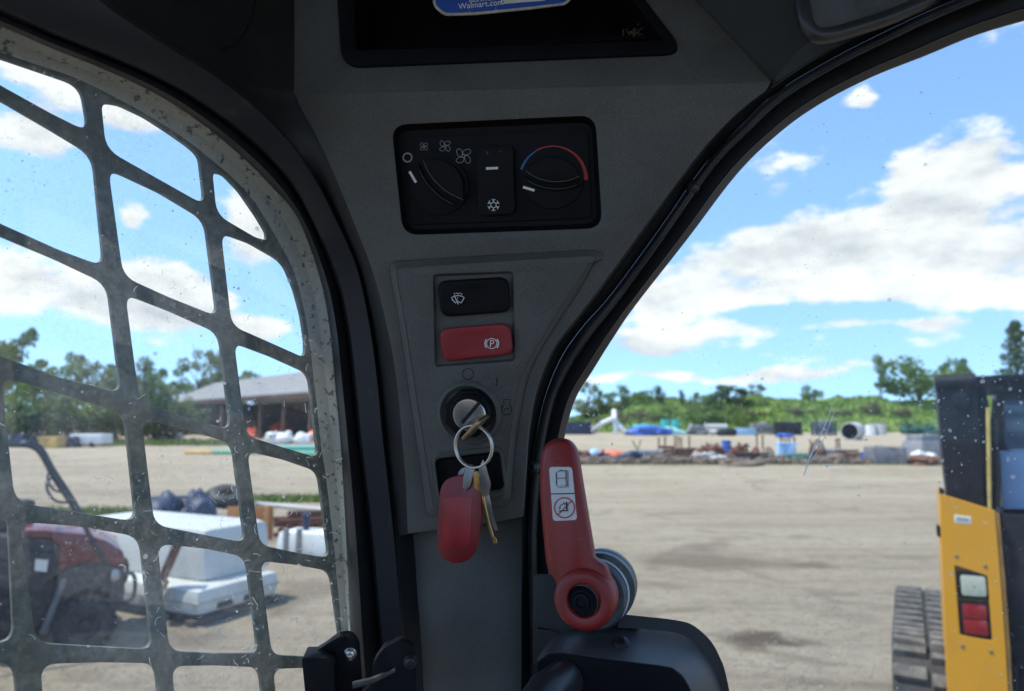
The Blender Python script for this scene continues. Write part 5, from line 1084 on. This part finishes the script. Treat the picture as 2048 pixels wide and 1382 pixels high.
for k, (x, t) in enumerate(((1317, 876), (1330, 874), (1349, 872), (1355, 874), (1364, 876), (1379, 873), (1515, 870), (1526, 872), (1563, 876), (1572, 878), (1581, 877), (1590, 876), (1624, 880), (1674, 878), (1681, 877))):
    item('stake', x - 1.6, x + 1.6, t, 913, 'rust', 'stake', 'stake', f'{ORD[k]} thin rusty stake from the left in the scrap line', group='stakes in the scrap line')
vs_t = thing('forked_stick', 'forked brown stick rising from the scrap line', 'stick', gp(1275, 913), NEAR)
for P in ([(1275, 913), (1274, 900), (1265, 881)], [(1275, 913), (1276, 899), (1281, 880)]): mesh_obj('branch', MB().tube([at(x, y, DY(913)) for x, y in P], .05, 6), C_['tan'], vs_t)
mb = MB()
for k in range(2600):
    x = rnd.uniform(1150, 1890); y = 929 - 11 * rnd.random() ** 1.3; c = gp(x, y); s = rnd.uniform(.08, .34); mb.box(c + UP * s * .3, (s, s * rnd.uniform(.4, 1), s * rnd.uniform(.4, 1)), Matrix.Rotation(rnd.random() * 6, 3, 'Z') @ Matrix.Rotation(rnd.random(), 3, 'X'))
mesh_obj('rubble', mb, cm('rubble', (.09, .065, .05), col2=(.22, .17, .14), vs_=.9, rough=.95), smooth=None, kind='stuff')['label'] = 'broken rubble under the scrap line'

# ---- things beyond the side window
for a in [('box', 24, 56, 868, 893, 'navy', 'storage_box', 'box', 'dark blue box at the far left edge of the yard'),
          ('barrel', 58, 72, 870, 893, 'black', 'barrel', 'barrel', 'black barrel left of the tan tarp bundle'),
          ('box', 86, 124, 872, 896, 'yellowtan', 'tan_crate', 'crate', 'tan crate among the far vehicles on the left'),
          ('box', 126, 138, 876, 895, 'green', 'green_drum', 'box', 'small green box left of the white trailer'),
          ('coil', 132, 156, 872, 895, 'navy', 'hose_coil', 'coil', 'dark coil just left of the white trailer'),
          ('box', 310, 362, 866, 884, 'white', 'white_trailer', 'trailer', 'small white trailer left of the pole barn'),
          ('heap', 492, 512, 852, 886, 'orange', 'orange_bundle', 'bundle', 'narrow orange bundle at the barn entrance'),
          ('heap', 543, 584, 840, 872, 'orange', 'orange_bundle', 'bundle', 'tall orange bundle stacked inside the barn'),
          ('heap', 520, 592, 858, 888, 'white', 'white_bundle', 'bundle', 'white wrapped bundle in front of the orange stack'),
          ('heap', 585, 628, 860, 888, 'white', 'white_bundle', 'bundle', 'right white wrapped bundle in the barn'),
          ('heap', 612, 652, 852, 884, 'orange', 'orange_bundle', 'bundle', 'rightmost orange bundle in the barn, by the window edge')]:
    item(*a)
D_ = DY(894); tr = thing('box_trailer', 'long white box trailer parked below the tree line', 'trailer', at(182, 894, D_))
k_ = pxm(D_); c = at(182, 894, D_); c.z = 0
mesh_obj('body', MB().box(c + UP * .62, (62 * k_, 1.6, .75)), C_['white'], tr, bevel=.05); mesh_obj('frame', MB().box(c + UP * .2, (62 * k_, 1.3, .1)), C_['black'], tr)
for s in (-.25, .25): mesh_obj('wheel', MB().lathe(c + Vector((s * 50 * k_, -.8, .22)), Vector((0, 1, 0)), [(0, 0), (.18, 0), (.22, .04), (.22, .16), (.18, .2), (0, .2)], 16), C_['black'], tr)
# long pipe on the ground
pg_ = thing('ground_pipe', 'long green pipe with orange end lying on the yard', 'pipe', gp(540, 906))
pts = [gp(x, y, .12) for x, y in ((425, 905), (500, 905), (570, 906), (680, 909))]; mesh_obj('pipe', MB().tube(pts, .16, 10), C_['green'], pg_)
mesh_obj('pipe_end', MB().tube([gp(372, 905, .1), gp(425, 905, .12)], .14, 10), C_['yellowtan'], pg_)
pg2 = thing('green_sheet', 'flat green sheet on the ground before the barn', 'sheet', gp(590, 904)); 
mesh_obj('sheet', MB().prism([(-2.1, -1.2), (2.6, -1.5), (2.8, 1.0), (-1.6, 1.3)], Frame(gp(590, 899), (1, 0, 0), (0, 1, 0)), .02, .22), C_['teal'], pg2, bevel=.03); mesh_obj('edge_batten', MB().box(gp(590, 904) + UP * .26, (4.2, .1, .08)), C_['green'], pg2)

# ---- white moulded block on a dark skid
M_wb = mat('white_moulded_block', (.54, .56, .545), .5, col2=(.40, .40, .36), vs_=3, thr=(.5, .8), bump=.1, bs=20)
e = gp(392, 1256); wb = thing('white_block', 'big white stepped moulded block on a dark skid', 'block', e)
s_ = pxm(e.y); ra = R(40)
vd = Vector((e.x, e.y, 0)).normalized(); vr = Vector((vd.y, -vd.x, 0)); ux = vr * math.cos(ra) + vd * math.sin(ra); uy = vd * math.cos(ra) - vr * math.sin(ra); rotw = Matrix((ux, uy, UP)).transposed()
Lx, Ly = 165 * s_ / math.cos(ra), 190 * s_ / math.sin(ra)
e2 = e + UP * 0
def wbox(nm, x0, x1, y0, y1, z0, z1, m, bev, taper=1.0):
    c_ = e2 + ux * (x0 + x1) / 2 + uy * (y0 + y1) / 2 + UP * (z0 + z1) / 2; return mesh_obj(nm, MB().box(c_, (x1 - x0, y1 - y0, z1 - z0), rotw, taper), m, wb, bevel=bev)
wbox('skid', .06, Lx - .05, .06, Ly - .05, .0, .10, C_['black'], .01)
for yy in (.0, .45): wbox('runner', -.02, Lx, yy + .02, yy + .14, 0, .06, mat('skid_timber', (.09, .07, .055), .9, var=.4), .01)
wbox('plinth', 0, Lx, 0, Ly, .09, .36, M_wb, .09)
wbox('upper_block', .26, Lx + .12, .22, Ly + .95, .35, .90, M_wb, .10, .94)
wbox('mould_seam', -.004, Lx + .004, -.004, Ly + .004, .215, .228, mat('seam_grime', (.30, .28, .24), .7), .003)
wbox('lifting_pocket', .25, .45, -.006, .05, .13, .19, C_['black'], .004); wbox('lifting_pocket', Lx - .5, Lx - .3, -.006, .05, .13, .19, C_['black'], .004)
wbox('red_stripe', .18, .297, Ly + .2, Ly + .5, .70, .74, C_['red'], .004)
cb_ = thing('leaning_board', 'brown weathered board leaning on the white block', 'board', gp(325, 1225)); mesh_obj('board', MB().box(at(338, 1128, e.y + .15), (.05, .14, .62), Matrix.Rotation(R(22), 3, 'Y')), C_['darkrust'], cb_, bevel=.006); mesh_obj('board_end', MB().box(at(322, 1172, e.y + .1), (.07, .16, .10), Matrix.Rotation(R(22), 3, 'Y')), C_['tan'], cb_, bevel=.006)

# ---- pile behind the block
pd = DY(1060)
item('bundle', 300, 425, 985, 1066, 'navy', 'tarp_heap', 'tarp', 'dark blue tarp bundle behind the white block')
item('heap', 395, 460, 1028, 1066, 'grey', 'grey_bundle', 'bundle', 'grey bundle between blue tarp heap and plywood')
ty = at(452, 993, pd + .4); tt = thing('loose_tyre', 'worn black tyre lying on the blue tarp heap', 'tyre', ty)
mesh_obj('tread', MB().lathe(ty, Vector((.2, -.35, .9)), [(.14, -.1), (.27, -.12), (.33, -.07), (.34, 0), (.33, .07), (.27, .12), (.14, .1), (.14, -.1)], 28), C_['black'], tt, smooth=50)
mb = MB()
axx = Vector((.2, -.35, .9)).normalized(); u0 = axx.orthogonal().normalized()
for k in range(24):
    a = 2 * math.pi * k / 24; d = Matrix.Rotation(a, 3, axx) @ u0; mb.box(ty + d * .335, (.05, .05, .12), Matrix((d, axx.cross(d), axx)).transposed())
mesh_obj('tread_block', mb, C_['black'], tt, kind='stuff')
ps = DY(1080); pw = thing('plywood_sheet', 'orange plywood sheet standing behind the white block', 'plywood', at(497, 1080, ps))
mesh_obj('sheet', MB().box(at(500, 1046, ps), (88 * pxm(ps), .03, 64 * pxm(ps)), rotz(.1)), C_['ply'], pw, bevel=.004); mesh_obj('batten', MB().box(at(533, 1046, ps - .05), (9 * pxm(ps), .05, 66 * pxm(ps)), rotz(.1)), mat('ply_edge', (.55, .27, .10), .8, var=.2), pw, bevel=.004); mesh_obj('brace', MB().tube([at(520, 1030, ps + .05), at(530, 1070, ps + .6)], .03, 6), C_['tan'], pw)
item('beams', 535, 700, 1016, 1068, 'darkrust', 'timber_pile', 'timber', 'dark weathered timber pile right of the plywood')
lp = thing('long_pole', 'long pale pole lying on the timber pile', 'pole', at(600, 1010, DY(1050))); mesh_obj('pole', MB().tube([at(515, 1008, DY(1046)), at(690, 1024, DY(1052))], .05, 10), C_['pale'], lp); mesh_obj('pole_end', MB().lathe(at(515, 1008, DY(1046)), Vector((-1, 0, 0)), [(.06, 0), (.06, .04), (0, .04)], 10), C_['grey'], lp)
td = DY(1112); wtk = thing('white_tank', 'low white plastic tank with dark straps right of the plywood', 'tank', at(615, 1112, td)); tk = pxm(td)
mb = MB().box(at(625, 1084, td), (125 * tk, .55, 46 * tk), rotz(-.25), taper=.9); mesh_obj('body', mb, C_['white'], wtk, bevel=.06)
for x in (572, 598): mesh_obj('strap', MB().box(at(x, 1084, td - .33), (10 * tk, .05, 50 * tk), rotz(-.25)), C_['grey'], wtk, bevel=.008)
mesh_obj('filler_neck', MB().lathe(at(612, 1062, td), UP, [(.05, 0), (.05, .22), (.07, .22), (.07, .26), (0, .26)], 12), C_['navy'], wtk)

# ---- red utility vehicle
UD = DY(1300); UVF = Frame(at(150, 1200, UD - .05), (.84, .54, 0), UP); uk = pxm(UD)
utv = thing('utility_vehicle', 'muddy red utility vehicle with black roll bar beside the white block', 'utility vehicle', gp(150, 1300))
M_ured = mat('red_vehicle_paint', (.12, .004, .010), .4, col2=(.17, .05, .04), thr=(.5, .75), vs_=14, coat=.5); M_ublk = mat('muddy_black_plastic', (.02, .02, .023), .6, col2=(.11, .095, .08), thr=(.5, .75), vs_=18, bump=.5, bs=30); M_tyre = mat('muddy_tyre', (.028, .027, .027), .85, col2=(.10, .085, .07), thr=(.5, .8), vs_=14, bump=.5, bs=40); M_label = mat('paper_label', (.70, .66, .62), .6); M_tubeb = mat('roll_bar_paint', (.025, .03, .035), .4, var=.3, vs_=10)
def up(nm, P, n0, n1, m, bev=.02, parent=utv, rd=6): return mesh_obj(nm, MB().prism(pxs(UVF, round_poly(P, rd, 3), 0), UVF, n0, n1), m, parent, bevel=bev, smooth=50)
up('hood', [(46, 1060), (100, 1062), (172, 1069), (213, 1082), (247, 1103), (252, 1136), (207, 1134), (160, 1128), (118, 1142), (121, 1090), (98, 1075), (46, 1074)], -1.05, 0, M_ured, .03)
up('dash', [(-60, 1072), (98, 1078), (122, 1094), (118, 1150), (60, 1160), (-60, 1160)], -1.02, -.015, M_ublk)
dl = up('door_panel', [(-60, 1100), (60, 1102), (110, 1106), (112, 1150), (60, 1185), (-60, 1190)], -.06, .02, M_ublk)
mesh_obj('label', MB().prism(pxs(UVF, [(71, 1118), (97, 1120), (93, 1144), (69, 1141)], .022), UVF, .02, .0225), M_label, utv)
up('body', [(-260, 1150), (60, 1150), (118, 1160), (110, 1250), (70, 1282), (-260, 1290)], -1.15, -.08, M_ublk)
up('fender', [(118, 1150), (135, 1136), (180, 1124), (235, 1134), (250, 1150), (246, 1205), (232, 1210), (222, 1190), (200, 1178), (172, 1176), (146, 1188), (128, 1212), (116, 1250), (100, 1262), (108, 1200)], -.36, .03, M_ublk, .015)
up('splash_guard', [(124, 1155), (134, 1157), (92, 1268), (78, 1266)], .0, .035, mat('grey_strut', (.12, .13, .14), .5, var=.3), .006, rd=3)
up('nose', [(205, 1105), (250, 1112), (252, 1190), (238, 1212), (200, 1200)], -.95, -.1, M_ublk)
mesh_obj('bumper_guard', MB().tube([UVF.pt(x, y, -.1) for x, y in crom([(240, 1150), (262, 1146), (270, 1160), (268, 1190), (258, 1202), (240, 1204)], 4)], .018, 8), M_tubeb, utv)
mesh_obj('bumper_guard', MB().tube([UVF.w(*UVF.px(x, y, -.1), -.95) for x, y in crom([(240, 1150), (262, 1146), (270, 1160), (268, 1190), (258, 1202), (240, 1204)], 4)], .018, 8), M_tubeb, utv)
for n_ in (0.0, -1.1):
    P3 = [UVF.w(*UVF.px(x, y, 0), n_) for x, y in crom([(-220, 900), (-60, 890), (30, 890), (62, 893), (82, 908), (108, 955), (152, 1022), (190, 1090), (212, 1128)], 4)]
    mesh_obj('roll_bar', MB().tube(P3, .021, 10), M_tubeb, utv)
    P3 = [UVF.w(*UVF.px(x, y, 0), n_) for x, y in crom([(107, 952), (94, 966), (97, 985), (112, 1002), (138, 1005)], 4)]
    mesh_obj('grab_handle', MB().tube(P3, .011, 8), M_tubeb, utv)
mesh_obj('roll_bar', MB().tube([UVF.w(*UVF.px(40, 890, 0), 0), UVF.w(*UVF.px(40, 890, 0), -1.1)], .021, 10), M_tubeb, utv)
for lx, n_ in ((170, .02), (170, -1.05), (-235, .02), (-235, -1.05)):
    u_, v_ = UVF.px(lx, 1246, 0); c_ = UVF.w(u_, v_, n_); r_ = (c_.z) * 1.0; axn = UVF.N
    wh = mesh_obj('wheel', MB().lathe(c_, axn, [(r_ * .5, -.13), (r_ * .82, -.13), (r_ * .94, -.09), (r_ * .96, 0), (r_ * .94, .09), (r_ * .82, .12), (r_ * .5, .10), (r_ * .48, 0), (r_ * .5, -.13)], 28), M_tyre, utv, smooth=45)
    mb = MB()
    for k in range(22):
        a = 2 * math.pi * k / 22; d = UVF.U * math.cos(a) + UVF.V * math.sin(a); tt_ = axn.cross(d)
        for o_, aa in ((-.075, .5), (.0, 0), (.075, -.5)):
            Mx = Matrix((d, tt_, axn)).transposed() @ Matrix.Rotation(aa, 3, 'X'); mb.box(c_ + d * r_ * (.98 if o_ == 0 else .95) + axn * o_ + tt_ * (.02 if o_ == 0 else 0), (.045, .04, .07), Mx)
    mesh_obj('tread_knobs', mb, M_tyre, wh, smooth=None, kind='stuff')
    mesh_obj('rim', MB().lathe(c_, axn, [(0, .06), (r_ * .2, .07), (r_ * .24, .04), (r_ * .46, .05), (r_ * .52, .09), (r_ * .54, .09)], 20), M_ublk, wh, smooth=35)
mesh_obj('seat', MB().box(UVF.w(*UVF.px(-60, 1080, 0), -.55), (.5, .9, .5)), M_ublk, utv, bevel=.06)
mesh_obj('headlamp', MB().lathe(UVF.pt(228, 1150, .01), (UVF.U + UVF.N * .5).normalized(), [(0, .05), (.04, .045), (.06, .02), (.06, 0)], 14), mat('lamp_glass', (.4, .4, .38), .15), utv)

# ================================================================== yellow loader at the right
LD = 3.9; LY = Frame(at(1950, 1150, LD), (math.cos(R(29)), -math.sin(R(29)), 0), UP); lk2 = pxm(LD)
M_yel = mat('yellow_paint', (.60, .275, .010), .42, col2=(.52, .24, .015), vs_=7, thr=(.5, .8), coat=.3, bump=.05, bs=30); M_lblk = mat('loader_black', (.008, .009, .014), .5, col2=(.025, .025, .03), thr=(.5, .85), vs_=10, spec=.25); M_lglass = mat('tinted_window', (.02, .045, .09), .12, spec=.8); M_lug = mat('worn_track_lug', (.075, .07, .064), .85, col2=(.19, .175, .155), thr=(.4, .7), vs_=14, bump=.4, bs=40); M_track = mat('dusty_rubber_track', (.03, .029, .028), .85, col2=(.07, .064, .056), thr=(.4, .75), vs_=12, bump=.4, bs=40)
ld = thing('track_loader', 'yellow and black track loader with tail lamps at the right edge', 'loader', gp(1990, 1400))
ld.location = ld.location
def lp_(nm, P, n0, n1, m, bev=.008, parent=ld, rd=4): return mesh_obj(nm, MB().prism(pxs(LY, round_poly(P, rd, 3), n1), LY, n0, n1), m, parent, bevel=bev, smooth=45)
hole = [(1909, 1130), (1975, 1152), (1985, 1282), (1920, 1270)]
tower = plate('tower', LY, pxs(LY, round_poly([(1879, 987), (1990, 1021), (2001, 1150), (2012, 1300), (2030, 1620), (1905, 1620), (1892, 1300), (1885, 1150)], 4, 2)), [pxs(LY, round_poly(hole, 4, 2))], -.02, 0, M_yel, ld, bevel=.003, smooth=12)
lp_('tower_side', [(1879, 988), (1886, 990), (1892, 1150), (1899, 1300), (1912, 1620), (1905, 1620), (1892, 1300), (1885, 1150)], -.55, -.021, M_yel, .002, tower, 0)
lp_('tower_edge', [(1991, 1024), (1999, 1028), (2010, 1150), (2021, 1300), (2039, 1620), (2031, 1620), (2013, 1300), (2002, 1150)], -.30, -.005, mat('worn_brown_edge', (.20, .11, .03), .6, var=.4, vs_=12), .002, tower, 0)
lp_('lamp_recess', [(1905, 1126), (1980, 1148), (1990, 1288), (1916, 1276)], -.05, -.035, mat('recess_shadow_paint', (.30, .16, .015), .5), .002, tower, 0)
hs = lp_('lamp_housing', [(1914, 1142), (1976, 1148), (1980, 1200), (1918, 1196)], -.034, -.008, M_lblk, .004, tower, 6); lp_('white_lens', [(1920, 1150), (1971, 1154), (1974, 1194), (1924, 1191)], -.007, .002, mat('reversing_lens', (.42, .44, .35), .25, var=.08, vs_=30), .004, tower, 6)
mesh_obj('lens_screw', MB().dome(LY.pt(1948, 1173, .002), LY.N, .006, .003, 8), C_['grey'], tower)
lp_('lamp_housing', [(1917, 1201), (1979, 1207), (1984, 1280), (1923, 1272)], -.034, -.008, M_lblk, .004, tower, 6)
lp_('red_lens', [(1924, 1208), (1973, 1212), (1975, 1240), (1926, 1236)], -.007, .003, mat('red_lens', (.24, .004, .008), .2, var=.2, vs_=60, coat=.5), .004, tower, 5); lp_('red_lens', [(1926, 1238), (1975, 1242), (1978, 1273), (1929, 1267)], -.007, .003, MATS['red_lens'], .004, tower, 5)
lp_('sticker', [(1908, 1029), (1942, 1033), (1943, 1049), (1909, 1046)], .0, .0015, mat('sticker_white', (.62, .58, .50), .5), .0004, tower, 2); lp_('sticker_bar', [(1913, 1034), (1938, 1037), (1938.5, 1044), (1913.5, 1042)], .0015, .0022, mat('sticker_grey', (.28, .29, .30), .5), .0, tower, 0)
lp_('sticker_mark', [(1966, 1042), (1976, 1044), (1977, 1048), (1967, 1046)], .0, .001, mat('faded_mark', (.60, .38, .16), .5), 0, tower, 0)
for x, y in ((1913, 1112), (1970, 1132), (1925, 1292), (1982, 1303)): mesh_obj('rivet', MB().dome(LY.pt(x, y, 0), LY.N, .010, .006, 10), mat('rivet', (.16, .13, .08), .5), tower)
lp_('side_latch', [(1873, 1052), (1881, 1054), (1882, 1076), (1874, 1072)], -.12, -.03, M_lblk, .004, ld, 3)
lp_('top_bracket', [(1879, 976), (1889, 980), (1889, 992), (1879, 990)], -.10, -.004, M_lblk, .002, ld, 2)
lp_('lift_arm', [(1872, 752), (1950, 748), (1958, 820), (1968, 1022), (1896, 1002), (1884, 900)], -.35, -.03, M_lblk, .015)
mesh_obj('arm_roller', MB().tube([LY.pt(1870, 768, -.05), LY.pt(1952, 762, -.05)], .045, 14), M_lblk, ld)
lp_('cross_bar', [(1948, 752), (2300, 740), (2300, 782), (1950, 790)], -.25, -.06, M_lblk, .02)
lp_('grab_bar', [(1984, 750), (2300, 740), (2300, 750), (1984, 762)], -.06, -.02, M_lblk, .004)
lp_('hose_guard', [(1956, 788), (1974, 788), (1992, 900), (1996, 1020), (1970, 1014), (1962, 900)], -.3, -.08, M_lblk, .01)
mesh_obj('yellow_hose', MB().tube([LY.pt(x, y, -.05) for x, y in crom([(1976, 815), (1977, 880), (1978, 950), (1979, 1020)], 4)], .0105, 8), mat('yellow_hose', (.50, .38, .12), .5, var=.2, vs_=20), ld)
lp_('cab_wall', [(1992, 784), (2320, 776), (2330, 1040), (2004, 1036)], -.62, -.42, M_lblk, .01)
lp_('window', [(2006, 800), (2300, 792), (2300, 960), (2014, 960)], -.419, -.412, M_lglass, .002, ld, 8)
lp_('sky_reflection', [(2000, 905), (2320, 892), (2320, 1020), (2006, 1018)], -.42, -.18, mat('painted_sky_reflection', (.20, .32, .52), .35, var=.1, vs_=6), .02)  # blue block painted as the sky reflected in the cab window
lp_('rear_door', [(2003, 1030), (2330, 1040), (2350, 1620), (2040, 1620)], -.60, -.05, M_lblk, .02, ld, 8)
for k in range(5): lp_('door_louvre', [(2070, 1120 + k * 40), (2300, 1124 + k * 40), (2300, 1142 + k * 40), (2072, 1138 + k * 40)], -.05, -.035, M_lblk, .004, ld, 2)
for P in ([(1990, 800), (1988, 860), (1996, 930), (1994, 1015)], [(1962, 800), (1964, 880), (1960, 950), (1968, 1015)]): mesh_obj('hydraulic_hose', MB().tube([LY.pt(x, y, -.07) for x, y in crom(P, 4)], .014, 8), M_lblk, ld)
mesh_obj('arm_pin', MB().lathe(LY.pt(1922, 800, -.028), LY.N, [(.045, -.01), (.045, .012), (.03, .016), (0, .016)], 18), M_lblk, ld)
mesh_obj('door_hinge', MB().tube([LY.pt(2012, 1090, -.03), LY.pt(2016, 1150, -.03)], .014, 10), M_lblk, ld); mesh_obj('door_hinge', MB().tube([LY.pt(2030, 1330, -.03), LY.pt(2034, 1390, -.03)], .014, 10), M_lblk, ld)
# track with lugs, rounding the rear
tl0 = (1772, 1902); tz = lambda y: LY.px(1836, y, -.1)[1]
u0_, u1_ = LY.px(1778, 1250, -.1)[0], LY.px(1898, 1250, -.1)[0] + .02; zt = LY.px(1836, 1275, -.50)[1]; 
base_v = -LY.O.z
Rr_ = (zt - base_v) / 2; vc = base_v + Rr_; prof = []
for i in range(15): a = R(90 + 180 * i / 14); prof.append((-.1 - Rr_ + (-Rr_ * math.cos(a)) * 1.0, vc + Rr_ * math.sin(a)))
prof = [(-1.9, vc + Rr_)] + prof + [(-1.9, vc - Rr_)]
rows = [[LY.w(u_, v_, n_) for n_, v_ in prof] for u_ in (u0_, u1_)]; rows2 = [[LY.w(u_, vc + (v_ - vc) * .9, n_ + (.03 if -1.8 < n_ else 0) * -1) for n_, v_ in prof] for u_ in (u1_, u0_)]
trk = mesh_obj('rubber_track', MB().loft(rows + rows2 + [rows[0]]), M_track, ld, smooth=50)
L_acc = 0; pts = [(n_, v_) for n_, v_ in prof]; fine = [tuple(Vector(p)) for p in crom(pts, 10)]; acc = 0; nxt = .04; kx = 0
for i in range(1, len(fine)):
    a, b = Vector(fine[i - 1]), Vector(fine[i]); acc += (b - a).length
    if acc >= nxt:
        nxt += .15; kx += 1; t_ = (b - a).normalized(); nrm = Vector((t_.y, -t_.x)); cpt = b
        out = nrm if (cpt + nrm * .01 - Vector((-.1 - Rr_, vc))).length > (cpt - Vector((-.1 - Rr_, vc))).length else -nrm
        d3 = LY.N * out.x + LY.V * out.y; t3 = LY.N * t_.x + LY.V * t_.y; Mx = Matrix((LY.U, t3, d3)).transposed()
        wU = u1_ - u0_
        for uu, ww, off in ((u0_ + wU * .30, wU * .58, 0), (u0_ + wU * .80, wU * .34, .03)):
            mesh_obj('lug', MB().box(LY.w(uu, cpt.y, cpt.x) + d3 * .012 + t3 * off, (ww, .08, .045), Mx, taper=.9), M_lug, trk, bevel=.004)
